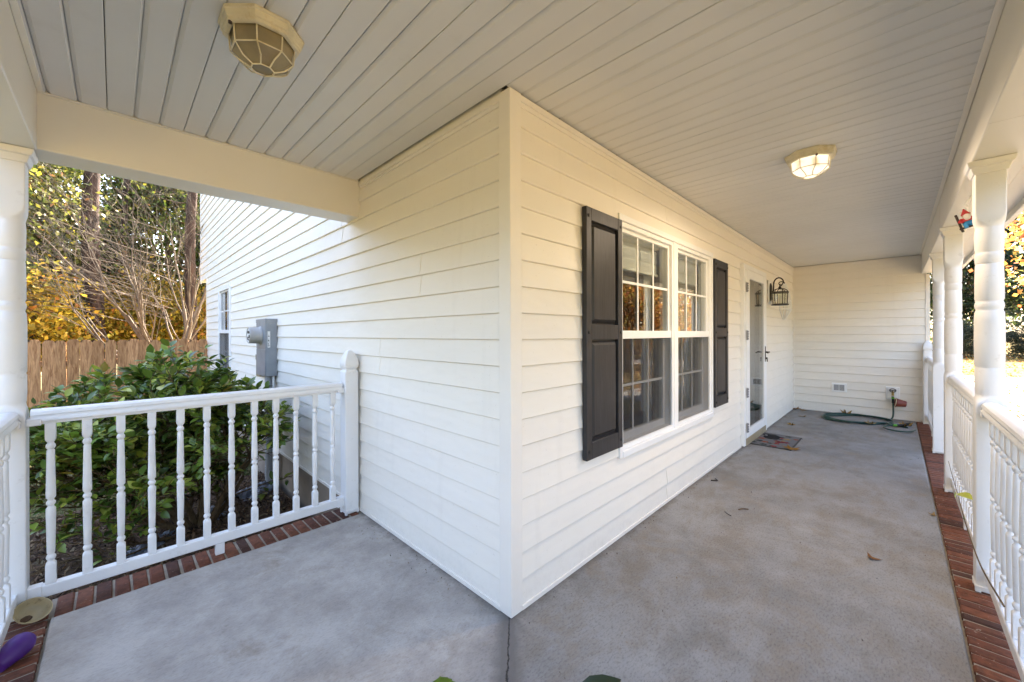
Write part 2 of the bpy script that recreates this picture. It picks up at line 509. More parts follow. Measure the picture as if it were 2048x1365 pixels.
mb = MB(); mb.box(3.63, -2.3, GZ - .1, 4.90, -1.96, -.305, .006); mb.box(3.63, -2.02, GZ - .1, 4.90, -1.705, -.155, .006)
tag(obj('porch_steps', mb, 'path_concrete'), kind='structure')
slab = MB()
EL, ER, EB = -1.50, -1.484, 1.512
poly = [(EL, ER), (6.957, ER), (6.957, .06), (.06, .06), (.06, EB), (EL, EB)]
def inset(p, d):
    (a, b), (c1, c2) = (EL, ER), (EB, 6.957)
    return [(EL + d, ER + d), (6.957, ER + d), (6.957, .06), (.06, .06), (.06, EB - d), (EL + d, EB - d)]
rings = [[(x, y, -.45) for x, y in poly], [(x, y, -.012) for x, y in poly], [(x, y, -.003) for x, y in inset(poly, .004)], [(x, y, 0) for x, y in inset(poly, .013)]]
slab.loft(rings)
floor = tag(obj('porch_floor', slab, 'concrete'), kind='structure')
# footing + mortar bed round the slab
BW = .197
mb = MB()
mb.box(EL - .008 - BW, ER - .008 - BW, -.6, 6.957, ER - .012, -.0105)
mb.box(EL - .008 - BW, ER - .012, -.6, EL - .012, EB + .008 + BW, -.0105)
mb.box(EL - .012, EB + .012, -.6, -.006, EB + .008 + BW, -.0105)
mb.box(EL - .011, ER - .0118, -.44, 6.956, ER - .0005, -.022); mb.box(EL - .0118, ER, -.44, EL - .0005, EB + .0115, -.022); mb.box(EL, EB + .0005, -.44, -.007, EB + .0118, -.022)
obj('mortar_bed', mb, 'mortar', floor)
mb = MB()
for a in range(3): pass
brick_me = []
for k in range(4):
    q = MB(); q.box(-.0285, -BW / 2, -.06, .0285, BW / 2, 0, .004 + .0015 * k)
    # slightly uneven, worn top
    q.v = [(x + random.uniform(-.0012, .0012), y + random.uniform(-.0015, .0015), z + random.uniform(-.0015, .0008)) for x, y, z in q.v]
    me = bpy.data.meshes.new('brick'); me.from_pydata(q.v, [], q.f); me.materials.append(M['brick']); me.update()
    brick_me.append(me)
def brick(x, y, rz):
    o = bpy.data.objects.new('brick', random.choice(brick_me)); COL.objects.link(o); o.parent = floor
    o.location = (x, y, -.004 + random.uniform(-.0025, .0015)); o.rotation_euler = (random.uniform(-.01, .01), random.uniform(-.02, .02), rz + random.uniform(-.012, .012))
PITCH = .0665
x = EL + .01
yb = EB + .009 + BW / 2
while x < -.045:
    brick(x + .0285, yb, 0); x += PITCH
y = EB + .009 + BW - .03
while y > ER - BW:
    brick(EL - .009 - BW / 2, y, math.pi / 2); y -= PITCH
x = EL + .01
while x < 6.90:
    brick(x + .0285, ER - .009 - BW / 2, 0); x += PITCH

# ------------------------------------------------------------------ house
house = thing('house', 'cream vinyl-sided house with a two-sash window and a glass storm door', 'house')
XF = 6.957
EXP = .1263
Z0 = .013
WIN = (.985, 2.735, .535, 2.045)
DOOR = (3.72, 4.80, -.01, 2.105)
SWIN = (6.15, 7.05, .62, 2.075)

def wallmap(kind):
    if kind == 'front': return lambda u, o, z: (u, -o, z)
    if kind == 'side': return lambda u, o, z: (-o, u, z)
    if kind == 'far': return lambda u, o, z: (XF - o, -u, z)
def board(kind, u0, u1, zc, za, zb, lift=0.0):
    P = wallmap(kind)
    off = lambda z: .0160 - .0135 * (z - zc) / EXP + lift
    if za <= zc + 1e-6:
        prof = [(-.006, zc), (off(zc) - .0045, zc), (off(zc) - .001, zc + .0022), (off(zc), zc + .0045), (off(zb), zb), (-.006, zb)]
    else:
        prof = [(-.006, za), (off(za), za), (off(zb), zb), (-.006, zb)]
    n = len(prof)
    vv = [P(u0, o, z) for o, z in prof] + [P(u1, o, z) for o, z in prof]
    fs = [tuple(range(n)), tuple(range(n, 2 * n))] + [(i, (i + 1) % n, n + (i + 1) % n, n + i) for i in range(n)]
    mb = MB(); mb.add(vv, fs, True)
    obj('siding_board', mb, 'siding', house)
def siding(kind, u0, u1, k0, k1, opens=(), top=None, joints=1):
    prev = []
    for k in range(k0, k1):
        zc = Z0 + k * EXP; zt = zc + EXP + .004
        if top is not None: zt = min(zt, top)
        segs = [(u0, u1, zc, zt)]
        for (a, b, c, d) in opens:
            new = []
            for (s0, s1, za, zb) in segs:
                if zb <= c or za >= d or s1 <= a or s0 >= b:
                    new.append((s0, s1, za, zb)); continue
                if s0 < a: new.append((s0, a, za, zb))
                if s1 > b: new.append((b, s1, za, zb))
                if za < c - .004: new.append((max(a, s0), min(b, s1), za, c))
                if zb > d + .004: new.append((max(a, s0), min(b, s1), d, zb))
            segs = new
        for (s0, s1, za, zb) in segs:
            cuts = [s0]
            if s1 - s0 > 2.2 and k % 4 == 0:
                jn = random.uniform(s0 + .6, s1 - .6)
                prev.append(jn); cuts.append(jn)
            elif s1 - s0 > 2.2 and prev and k % 4 == 1:
                cuts.append(min(max(prev[-1], s0 + .3), s1 - .3))
            cuts.append(s1)
            for i in range(len(cuts) - 1):
                board(kind, cuts[i] + (.0004 if i else 0), cuts[i + 1] - (.0004 if i < len(cuts) - 2 else 0), zc, za, zb, .0020 * (i % 2) + random.uniform(0, .0006))
siding('front', .045, XF - .02, 0, 19, (WIN, DOOR), 2.425)
siding('side', .045, 8.42, 0, 19, (SWIN,))
for _k in range(19, 39):
    siding('side', max(.045, -.10 + (Z0 + (_k + 1) * EXP - 3.30) / .6), 9.16, _k, _k + 1)
siding('far', .022, 1.585, 0, 19, (), 2.425)

# structural walls behind the siding
def hp(name, mat, *boxes, b=0.0, smooth=None, parent=None):
    mb = MB()
    for q in boxes: mb.box(*q, b)
    return obj(name, mb, mat, parent or house, smooth)
T = .14
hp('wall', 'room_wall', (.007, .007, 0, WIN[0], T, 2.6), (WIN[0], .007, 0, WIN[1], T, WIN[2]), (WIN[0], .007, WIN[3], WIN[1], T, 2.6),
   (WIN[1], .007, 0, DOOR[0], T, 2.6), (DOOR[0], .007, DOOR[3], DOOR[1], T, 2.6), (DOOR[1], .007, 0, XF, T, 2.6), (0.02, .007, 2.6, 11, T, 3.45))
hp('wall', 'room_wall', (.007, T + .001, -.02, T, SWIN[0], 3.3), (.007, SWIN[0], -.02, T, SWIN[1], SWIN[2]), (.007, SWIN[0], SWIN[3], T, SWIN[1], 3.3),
   (.007, SWIN[1], -.02, T, 8.42, 3.3), (.007, 8.42, 2.46, T, 9.15, 3.3))
mb = MB(); mb.prism([(T, 3.301), (9.15, 3.301), (9.15, 5.15), (5.3, 6.71), (T, 3.6)], 'x', .007, T); obj('gable_wall', mb, 'siding', house)
hp('wall', 'siding', (T, 8.3, -.02, 11, 8.42, 2.46), (T + .001, 9.03, 2.46, 11, 9.15, 5.1), (10.86, .15, -.02, 11, 8.29, 3.6))
hp('wing_wall', 'siding', (XF + .007, -1.6, -.02, 11, -.001, 2.6), (XF + .5, -.6, 2.61, 10.8, -.001, 3.2))
hp('overhang_soffit', 'trim', (.01, 8.425, 2.40, 11, 9.14, 2.452))
hp('foundation', 'foundation', (.03, 1.725, -.6, .25, 8.4, -.021))
hp('foundation', 'foundation', (XF + .03, -1.58, -.6, 10.95, -.2, -.021))
hp('foundation', 'foundation', (.2505, 8.2, -.6, 10.95, 8.4, -.021))
# ceilings / floor of the rooms behind the glass
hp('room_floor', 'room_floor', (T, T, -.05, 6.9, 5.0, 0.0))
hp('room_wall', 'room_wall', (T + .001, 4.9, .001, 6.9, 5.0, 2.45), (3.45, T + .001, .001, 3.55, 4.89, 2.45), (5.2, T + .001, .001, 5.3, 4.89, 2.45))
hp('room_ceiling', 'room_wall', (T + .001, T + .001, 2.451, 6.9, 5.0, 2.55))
# main roof
mb = MB(); mb.prism([(-.40, 3.30), (-.40, 3.44), (5.3, 6.9), (9.7, 5.1), (9.7, 4.96), (5.3, 6.72)], 'x', -.45, 11.4)
obj('roof', mb, 'roof_shingle', house)
mb = MB(); mb.prism([(-2.0, 2.62), (-2.0, 2.72), (.0, 3.6), (.0, 2.62)], 'x', XF + .02, 11.3)
obj('roof', mb, 'roof_shingle', house)

# trims: corner post, J-channels, starter strip
def corner_post(cx, cy, sx_, sy_, z0, z1, wd=.052):
    mb = MB()
    o = .0225
    ch = .004
    # L-shaped with a soft nose; (cx,cy) wall corner, s = outward signs
    pl = [(-sx_ * wd, sy_ * o), (sx_ * (o - ch), sy_ * o), (sx_ * (o - ch * .3), sy_ * (o - ch * .3)), (sx_ * o, sy_ * (o - ch)), (sx_ * o, -sy_ * wd), (sx_ * (.002), -sy_ * wd), (sx_ * .002, sy_ * .002), (-sx_ * wd, sy_ * .002)]
    mb.prism([(cx + a, cy + b) for a, b in pl], 'z', z0, z1)
    return obj('corner_trim', mb, 'trim', house)
corner_post(0, 0, -1, -1, .004, 2.433)
hp('corner_trim', 'trim', (-.017, 8.40, -.02, .003, 8.437, 2.45), (-.019, 9.145, 2.38, .003, 9.18, 5.0))
hp('corner_trim', 'trim', (XF - .017, -1.632, -.02, XF + .003, -1.587, 2.15), (XF + .0031, -1.632, -.02, XF + .06, -1.602, 2.15))
hp('inside_corner_trim', 'trim', (XF - .022, -.022, .012, XF - .001, -.001, 2.43), b=.003)
jt = [(-.006, .010), (-.017, .010), (-.019, .013), (-.019, .0), (-.006, 0)]
def strip(kind, u0, u1, prof, name='trim_strip'):
    P = wallmap(kind); n = len(prof)
    vv = [P(u0, o, z) for o, z in prof] + [P(u1, o, z) for o, z in prof]
    mb = MB(); mb.add(vv, [tuple(range(n)), tuple(range(n, 2 * n))] + [(i, (i + 1) % n, n + (i + 1) % n, n + i) for i in range(n)], True)
    return obj(name, mb, 'trim', house)
for kind, a, b, e in (('front', .054, 3.71, 1), ('front', 4.81, XF - .03, 1), ('side', .054, 8.39, 1), ('far', .024, 1.58, 1)):
    strip(kind, a, b, [(-.005, .002), (.0225, .002), (.0225, .022), (.0205, .024), (-.005, .024)], 'starter_strip')
for kind, a, b in (('front', .054, XF - .024), ('side', .054, 1.56), ('far', .024, 1.54)):
    strip(kind, a, b, [(-.005, 2.402), (.014, 2.402), (.0195, 2.404), (.0195, 2.431), (-.005, 2.431)], 'frieze_trim')
    strip(kind, a, b, [(-.005, 2.382), (.0125, 2.382), (.0125, 2.4015), (-.005, 2.4015)], 'frieze_trim')
# ------------------------------------------------------------------ front window: two double-hung units
def window_unit(x0, x1, z0, z1, mapf, name='window'):
    """mapf(u, depth_out, z): box corners mapped; depth positive = outward"""
    def bx(mb, u0, u1, d0, d1, za, zb, b=.0015):
        a = mapf(u0, d0, za); c_ = mapf(u1, d1, zb)
        mb.box(*a, *c_, b)
    mb = MB(); fw = .03
    zm = z0 + (z1 - z0) * .505
    for a, b_ in ((x0, x0 + fw), (x1 - fw, x1)): bx(mb, a, b_, -.09, .012, z0, z1)
    bx(mb, x0 + fw, x1 - fw, -.09, .0115, z0, z0 + fw); bx(mb, x0 + fw, x1 - fw, -.09, .0115, z1 - fw, z1)
    win = obj(name, mb, 'white_metal', house)
    i0, i1, j0, j1 = x0 + fw, x1 - fw, z0 + fw, z1 - fw
    # upper sash (outer track)
    mb = MB(); sw = .026
    bx(mb, i0, i0 + sw, -.045, -.010, zm, j1); bx(mb, i1 - sw, i1, -.045, -.010, zm, j1)
    bx(mb, i0 + sw, i1 - sw, -.045, -.0105, j1 - sw, j1); bx(mb, i0, i1, -.045, .004, zm - .028, zm + .026)
    obj('upper_sash', mb, 'white_metal', win)
    mb = MB(); bx(mb, i0 + sw + .018, i1 - sw - .024, -.085, -.05, zm - .03, zm + .012); sw2 = .03
    bx(mb, i0, i0 + sw2, -.085, -.05, j0, zm + .01); bx(mb, i1 - sw2, i1, -.085, -.05, j0, zm + .01)
    bx(mb, i0 + sw2, i1 - sw2, -.085, -.0505, j0, j0 + .05)
    obj('lower_sash', mb, 'white_metal', win)
    def pane(u0, u1, d, za, zb, mat, nm):
        mb = MB(); bx(mb, u0, u1, d - .002, d + .002, za, zb, 0); return obj(nm, mb, mat, win)
    pane(i0 + sw, i1 - sw, -.028, zm + .026, j1 - sw, 'glass', 'pane')
    pane(i0 + sw2, i1 - sw2, -.068, j0 + .05, zm - .03, 'glass', 'pane')
    for (a, b_, za, zb, d) in ((i0 + sw, i1 - sw, zm + .026, j1 - sw, -.024), (i0 + sw2, i1 - sw2, j0 + .05, zm - .03, -.064)):
        gw = .009
        for k in (1, 2):
            u = a + (b_ - a) * k / 3
            mb = MB(); bx(mb, u - gw, u + gw, d, d + .006, za, zb, .001); obj('muntin', mb, 'white_metal', win)
        zc = (za + zb) / 2
        mb = MB(); bx(mb, a, b_, d + .0005, d + .0075, zc - gw, zc + gw, .001); obj('muntin', mb, 'white_metal', win)
    pane(i0, i1, -.004, j0, zm - .028, 'insect_screen', 'insect_screen')
    return win
fm = lambda u, o, z: (u, -o, z)
window_unit(WIN[0] + .012, 1.842, WIN[2] + .012, WIN[3] - .012, fm)
window_unit(1.903, WIN[1] - .012, WIN[2] + .012, WIN[3] - .012, fm)
hp('window_casing', 'white_metal', (WIN[0] - .022, -.026, WIN[2] - .03, WIN[0] + .0115, -.002, WIN[3] + .03), (WIN[1] - .0115, -.026, WIN[2] - .03, WIN[1] + .022, -.002, WIN[3] + .03),
   (WIN[0] + .0117, -.0255, WIN[3] - .0115, WIN[1] - .0117, -.002, WIN[3] + .03), (WIN[0] + .0117, -.032, WIN[2] - .03, WIN[1] - .0117, -.002, WIN[2] + .0115),
   (1.8422, -.018, WIN[2] + .0117, 1.9028, .08, WIN[3] - .0117), b=.003)
# shutters
def shutter(x0, x1, z0, z1):
    mb = MB(); st = .052; y0, y1 = -.046, -.014
    zr = z0 + (z1 - z0) * .505
    mb.box(x0, y0, z0, x0 + st, y1, z1, .003); mb.box(x1 - st, y0, z0, x1, y1, z1, .003)
    for a, b in ((z0, z0 + .10), (zr - .045, zr + .045), (z1 - .075, z1)):
        mb.box(x0 + st - .0005, y0 + .0006, a + .0005, x1 - st + .0005, y1, b - .0005, .003)
    s = obj('shutter', mb, 'shutter_grey', house)
    for a, b in ((z0 + .10, zr - .045), (zr + .045, z1 - .075)):
        xa, xb = x0 + st, x1 - st
        g = .030
        back = -.022
        def ring(i, y): return [(xa + i, y, a + i), (xb - i, y, a + i), (xb - i, y, b - i), (xa + i, y, b - i)]
        q = MB(); q.loft([ring(-.002, y1), ring(-.002, back), ring(.007, back), ring(g, y0 + .004), ring(g + .002, y0 + .0035)])
        obj('panel', q, 'shutter_grey', s)
    for zz in (z0 + .05, zr, z1 - .05):
        for xx in (x0 + .022, x1 - .022):
            q = MB(); q.loft([[(xx + r * math.cos(k * math.pi / 4), y, zz + r * math.sin(k * math.pi / 4)) for k in range(8)] for y, r in ((y0 + .001, .011), (y0 - .004, .010), (y0 - .006, .005))])
            obj('screw', q, 'black_rubber', s, 50)
shutter(.560, .962, .588, 2.022)
shutter(2.745, 3.147, .588, 2.022)

# storm door
mb = MB()
dx0, dx1, dz0, dz1 = 3.722, 4.798, .012, 2.10
mb.box(dx0, -.052, dz0, dx0 + .055, .02, dz1, .003); mb.box(dx1 - .055, -.052, dz0, dx1, .02, dz1, .003); mb.box(dx0 + .0551, -.0515, dz1 - .055, dx1 - .0551, .02, dz1 - .0001, .003)
frame = obj('door_frame', mb, 'white_metal', house)
mb = MB(); lx0, lx1, lz0, lz1 = dx0 + .06, dx1 - .06, .095, dz1 - .06
gl = (3.925, 4.615, .195, 1.94)
mb.box(lx0, -.060, lz0, gl[0], -.026, lz1, .004); mb.box(gl[1], -.060, lz0, lx1, -.026, lz1, .004)
mb.box(gl[0] - .0005, -.0595, lz0 + .0002, gl[1] + .0005, -.026, gl[2], .004); mb.box(gl[0] - .0005, -.0595, gl[3], gl[1] + .0005, -.026, lz1 - .0002, .004)
sdoor = obj('storm_door', mb, 'white_metal', house)
mb = MB(); mb.box(gl[0], -.046, gl[2], gl[1], -.042, gl[3]); obj('pane', mb, 'glass', sdoor)
for zz in (.22, .62, 1.28, 1.83):
    mb = MB(); mb.box(lx0 - .012, -.072, zz - .055, lx0 + .022, -.0605, zz + .055, .003)
    for q in range(4): mb.tube([(lx0 + .002, -.076, zz - .05 + q * .027), (lx0 + .002, -.076, zz - .03 + q * .027)], .006, 8)
    obj('hinge', mb, 'vent_grey', sdoor)
mb = MB(); hx = 4.675
mb.box(hx - .018, -.066, .93, hx + .018, -.0605, 1.13, .008)
obj('handle_plate', mb, 'bronze_brown', sdoor)
mb = MB(); mb.tube([(hx, -.06, 1.055), (hx, -.10, 1.055), (hx - .03, -.108, 1.057), (hx - .11, -.108, 1.05)], [.011, .011, .011, .008], 10)
mb.tube([(hx, -.062, .975), (hx, -.085, .975)], .012, 10); mb.tube([(hx, -.08, .975), (hx, -.083, .93)], [.007, .006], 8)
obj('handle', mb, 'bronze_brown', sdoor, 50)
mb = MB(); mb.box(dx0 + .056, -.055, .006, dx1 - .056, .09, .088, .004); obj('threshold', mb, 'threshold_tan', house)
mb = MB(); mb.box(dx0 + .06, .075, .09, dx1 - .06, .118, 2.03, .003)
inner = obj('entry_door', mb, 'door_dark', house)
for zz, hh_ in ((.25, .55), (.95, .85)):
    for xx in (dx0 + .18, dx0 + .58):
        q = MB(); q.box(xx, .066, zz, xx + .32, .0745, zz + hh_, .006); obj('panel', q, 'door_dark', inner)

# side window
sm = lambda u, o, z: (-(o + .022), u, z)
window_unit(SWIN[0] + .012, SWIN[1] - .012, SWIN[2] + .012, SWIN[3] - .012, sm)
hp('window_casing', 'white_metal', (-.036, SWIN[0] - .018, SWIN[2] - .02, -.002, SWIN[0] + .0115, SWIN[3] + .02), (-.036, SWIN[1] - .0115, SWIN[2] - .03, -.002, SWIN[1] + .018, SWIN[3] + .02),
   (-.0295, SWIN[0] + .0117, SWIN[3] - .0115, -.002, SWIN[1] - .0117, SWIN[3] + .03), (-.033, SWIN[0] + .0117, SWIN[2] - .03, -.002, SWIN[1] - .0117, SWIN[2] + .0115), b=.003)

# blinds and curtains inside
def blind(x0, x1, label):
    b = thing('window_blind', label, 'blind', ((x0 + x1) / 2, .122, 2.03), 0, 'raised blinds behind the front window')
    hw = (x1 - x0) / 2
    mb = MB(); mb.box(-hw, -.025, -.05, hw, .02, -.005, .003); obj('head_rail', mb, 'blind_white', b)
    me = None
    for k in range(13):
        mb = MB(); mb.prism([(-.025, 0), (0, .0022 + .003), (.025, -.004), (.025, -.0055), (0, .0035), (-.025, -.0015)], 'x', -hw + .01, hw - .01)
        if me is None:
            o = obj('slat', mb, 'blind_white', b); me = o.data
        else:
            o = link('slat', me, None, b)
        o.location = (random.uniform(-.003, .003), 0, -.066 - .0135 * k); o.rotation_euler = (R(random.uniform(50, 66)), R(random.uniform(-.3, .3)), 0)
    mb = MB(); mb.box(-hw + .01, -.025, -.268, hw - .01, .02, -.250, .003); obj('bottom_rail', mb, 'blind_white', b)
blind(1.03, 1.82, 'white slatted blind drawn up behind the left sash pair')
blind(1.93, 2.70, 'white slatted blind drawn up behind the right sash pair')
simple('curtain_cloth', (.72, .70, .66), .8, .08)
def curtain(x0, x1, amp, label):
    mb = MB(); n = 60
    top = [(x0 + (x1 - x0) * i / n, .185 + amp * math.sin(i * .85) + .4 * amp * math.sin(i * 2.1 + 1), 2.02) for i in range(n + 1)]
    bot = [(x0 + (x1 - x0) * (i / n) + .03 * math.sin(i * .3), .19 + 1.3 * amp * math.sin(i * .85 + .3), .25) for i in range(n + 1)]
    vv = []
    for j in range(9):
        q = j / 8
        vv += [tuple(a + (b - a) * q for a, b in zip(t_, b_)) for t_, b_ in zip(top, bot)]
    mb.add(vv, [(j * (n + 1) + i, j * (n + 1) + i + 1, (j + 1) * (n + 1) + i + 1, (j + 1) * (n + 1) + i) for j in range(8) for i in range(n)])
    o = obj('curtain', mb, 'curtain_cloth', None, 180)
    md = o.modifiers.new('thickness', 'SOLIDIFY'); md.thickness = .002
    tag(o, label, 'curtain', 'pale curtains behind the front window')
curtain(1.74, 1.86, .010, 'pale curtain hanging behind the left sash pair')
curtain(2.42, 2.80, .020, 'wide pale curtain hanging behind the right sash pair')

# ------------------------------------------------------------------ porch roof: ceiling panels, beams, eave
proof = thing('porch_roof', 'porch roof with grooved soffit ceiling and cream wrapped beams', 'porch roof')
CZ = 2.44
BYI, BXI, BRI = 1.566, -1.540, -1.549
GP = .0986
def groove_panel(x0, n, y0, y1, name='ceiling_panel'):
    """n boards of width GP between V grooves, running along Y"""
    pts = []
    for i in range(n):
        a = x0 + i * GP; b = a + GP
        if i == 0: pts += [(a + .0012, CZ + .012), (a + .0022, CZ + .0012), (a + .006, CZ)]
        else: pts += [(a + .0014, CZ + .0165), (a + .0014, CZ + .0090), (a + .0130, CZ + .0012), (a + .0150, CZ)]
        pts += [(b - .0085, CZ) if i < n - 1 else (b - .004, CZ), (b - .0068, CZ + .0012) if i < n - 1 else (b - .0012, CZ + .0012), *(((b - .0014, CZ + .0090), (b - .0014, CZ + .0165)) if i < n - 1 else ((b - .0008, CZ + .012),))]
    poly = [(pts[0][0], CZ + .019)] + pts + [(pts[-1][0], CZ + .019)]
    mb = MB(); mb.prism(poly, 'y', y0, y1)
    o = obj(name, mb, 'ceiling', proof); o.location.z = random.uniform(-.0012, .0012)
x = BXI - .03 + .0; k = 0
xs0 = -.032 - 16 * GP
i = 0
X = xs0
while X < XF - .02:
    n = 3
    xe = X + n * GP
    if xe > XF + .02: n = max(1, int((XF - X) / GP)); xe = X + n * GP
    y1 = BYI - .003 if xe < 0.0 else (-.008)
    if X < 0 < xe and xe > .02:
        # panel that meets the house corner: split at the wall
        na = int(round((0 - X) / GP))
        if na > 0: groove_panel(X, na, BRI + .003, BYI - .003)
        groove_panel(X + na * GP, n - na, BRI + .003, -.008)
    else:
        groove_panel(X, n, BRI + .003, y1)
    X = xe
hp('ceiling_backing', 'ceiling_back', (BXI - .1, BRI - .1, CZ + .0195, XF, .0, CZ + .06), (BXI - .1, .0001, CZ + .0195, -.001, BYI + .1, CZ + .06), parent=proof)
BZ = 2.163
# beams (aluminium-wrapped); pieces lap with a thin seam
def bm(*q, b=.004): return hp('beam', 'beam_wrap', q, b=b, parent=proof)
BWD = .205
bm(BXI - BWD, BYI, BZ + .008, -.004, BYI + BWD, CZ + .04)
bm(BXI - BWD, BRI, BZ + .002, BXI, BYI - .0006, CZ + .039)
bm(BXI + .001, BRI - BWD, BZ, 1.235, BRI, CZ + .04)
bm(1.2365, BRI - BWD + .001, BZ + .0015, 3.70, BRI - .0015, CZ + .04)
bm(3.7015, BRI - BWD, BZ, XF - .001, BRI, CZ + .04)
# cream L-trim where ceiling meets the beams
hp('ceiling_trim', 'beam_wrap', (BXI, BYI - .014, CZ - .008, -.02, BYI - .0006, CZ - .0006), b=.002, parent=proof)
hp('ceiling_trim', 'beam_wrap', (BXI + .0006, BRI + .06, CZ - .0075, BXI + .022, BYI - .015, CZ - .0006), b=.002, parent=proof)
hp('ceiling_trim', 'beam_wrap', (BXI + .023, BRI + .0006, CZ - .008, XF - .025, BRI + .024, CZ - .0006), b=.002, parent=proof)
# eave soffit, fascia, gutter on the yard side
hp('eave_soffit', 'trim', (BXI - .3, BRI - BWD - .17, BZ + .012, XF, BRI - BWD - .004, BZ + .03), parent=proof)
hp('fascia', 'beam_wrap', (BXI - .42, BRI - BWD - .135, BZ - .03, XF + .3, BRI - BWD - .115, BZ + .18), b=.003, parent=proof)
mb = MB(); g0 = BRI - BWD - .136
mb.prism([(g0, BZ + .17), (g0, BZ + .02), (g0 - .05, BZ + .02), (g0 - .085, BZ + .07), (g0 - .10, BZ + .17), (g0 - .092, BZ + .17), (g0 - .075, BZ + .075), (g0 - .045, BZ + .03), (g0 - .006, BZ + .03), (g0 - .006, BZ + .17)], 'x', BXI - .45, XF + .3)
obj('gutter', mb, 'trim', proof)
mb = MB(); ey = BRI - BWD - .2
mb.prism([(ey, BZ + .19), (ey, BZ + .25), (.0, 3.35), (.0, CZ + .07), (BRI - .1, CZ + .07), (BRI - .1, BZ + .19)], 'x', BXI - .36, XF + .015)
obj('roof_slope', mb, 'roof_shingle', proof)
mb = MB(); ex = BXI - BWD - .16
mb.prism([(ex, BZ + .192), (ex, BZ + .252), (-.02, 3.34), (-.02, CZ + .072), (BXI - .12, CZ + .072), (BXI - .12, BZ + .192)], 'y', -1.7, BYI + BWD - .004)
obj('roof_slope', mb, 'roof_shingle', proof)

# ------------------------------------------------------------------ columns
HW = .0515
def make_column(label):
    c = thing('porch_column', label, 'column', (0, 0, 0), 0, 'turned white porch columns')
    mb = MB()
    K = 8
    pr = [(.024, HW, .006), (.925, HW, .006), (.945, HW * .995, .012), (.962, HW * .975, .026), (.975, HW * .955, .5), (.986, .0472, .5), (.991, .0472, .5), (.997, .0490, .5), (1.04, .0505, .5),
          (1.118, .0505, .5), (1.125, .0482, .5), (1.129, .0482, .5), (1.135, .0505, .5), (1.25, .0515, .5), (1.36, .0512, .5), (1.405, .0495, .5), (1.412, .0465, .5), (1.419, .0450, .5), (1.427, .0480, .5), (1.440, .0500, .5), (1.453, .0480, .5), (1.461, .0450, .5), (1.467, .0465, .5), (1.474, .0490, .5),
          (1.56, .0490, .5), (1.645, .0468, .5), (1.650, .0450, .5), (1.655, .0478, .5), (1.690, .0490, .5), (1.700, .0485, .5), (1.706, .0460, .5), (1.710, .0460, .5), (1.716, .0482, .5), (1.79, .0495, .5), (1.825, .0478, .5), (1.832, .0468, .5), (1.838, .0478, .5), (1.848, .050, .5), (1.862, HW * .985, .026), (1.882, HW, .012), (1.905, HW, .006), (2.12, HW, .006)]
    mb.loft([rsq(h, min(rc, h), z, K) for z, h, rc in pr])
    obj('shaft', mb, 'vinyl_white', c, 38)
    mb = MB(); mb.loft([rsq(h, .004, z, 4) for z, h in ((2.100, .0525), (2.102, .058), (2.112, .060), (2.118, .0635), (2.131, .0655), (2.136, .0735), (2.150, .0785), (2.1625, .0795))])
    obj('cap', mb, 'vinyl_white', c, 30)
    mb = MB(); mb.loft([rsq(h, .005, z, 4) for z, h in ((.011, .054), (.026, .0555), (.030, .0525))])
    for sx_ in (-1, 1):
        for sy_ in (-1, 1): mb.box(sx_ * .054, sy_ * .054, -.004, sx_ * .034, sy_ * .034, .0112, .002)
    mb.box(-.04, -.04, -.002, .04, .04, .0105)
    obj('foot', mb, 'vinyl_white', c, 30)
    return c
CYR = ER - .063 - HW - .008
CXs = [(1.76 + HW, -1.564 - HW, 'thick turned white porch column nearest the camera on the yard side'),
       (3.49 + HW, -1.564 - HW, 'turned white porch column with the little gnome hanging near it'),
       (4.94 + HW, -1.564 - HW, 'turned white porch column past the step opening, nearest the end wall'),
       (-1.577 - HW, 1.588 + HW, 'turned white corner column beside the bowl, at the far left'),
       (.03, -1.564 - HW, 'turned white porch column at the near end of the lower right railing'),
       (-1.577 - HW, -1.564 - HW, 'turned white corner column at the near end of the left railing')]
col0 = make_column(CXs[0][2]); col0.location = (CXs[0][0], CXs[0][1], 0)
for x, y, l in CXs[1:]: copy_tree(col0, (x, y, 0), 0, l)

# newel posts
def make_newel(label):
    c = thing('newel_post', label, 'post', (0, 0, 0), 0, 'short white posts where railings meet the walls')
    mb = MB(); h = .0475
    mb.loft([rsq(q, .005, z, 4) for z, q in ((.024, h), (1.03, h))])
    obj('post_body', mb, 'vinyl_white', c, 30)
    mb = MB(); mb.loft([rsq(q, .006, z, 4) for z, q in ((1.0301, h + .001), (1.036, h - .002), (1.042, h - .008), (1.050, h - .009), (1.058, h - .004), (1.066, h + .001), (1.09, h + .003), (1.115, h), (1.14, h - .008), (1.165, h - .019), (1.18, h - .029), (1.188, h - .038), (1.190, .004))])
    obj('post_cap', mb, 'vinyl_white', c, 30)
    mb = MB(); mb.loft([rsq(q, .004, z, 4) for z, q in ((.010, .050), (.026, .051), (.029, .049))])
    for sx_ in (-1, 1):
        for sy_ in (-1, 1): mb.box(sx_ * .05, sy_ * .05, -.004, sx_ * .033, sy_ * .033, .0102, .002)
    mb.box(-.036, -.036, -.002, .036, .036, .0095)
    obj('foot', mb, 'vinyl_white', c, 30)
    return c
nw = make_newel('short white newel post against the cream side wall'); nw.location = (-.077, 1.548 + .05, 0)
copy_tree(nw, (6.865, -1.556 - .05, 0), 0, 'short white newel post against the far end wall')

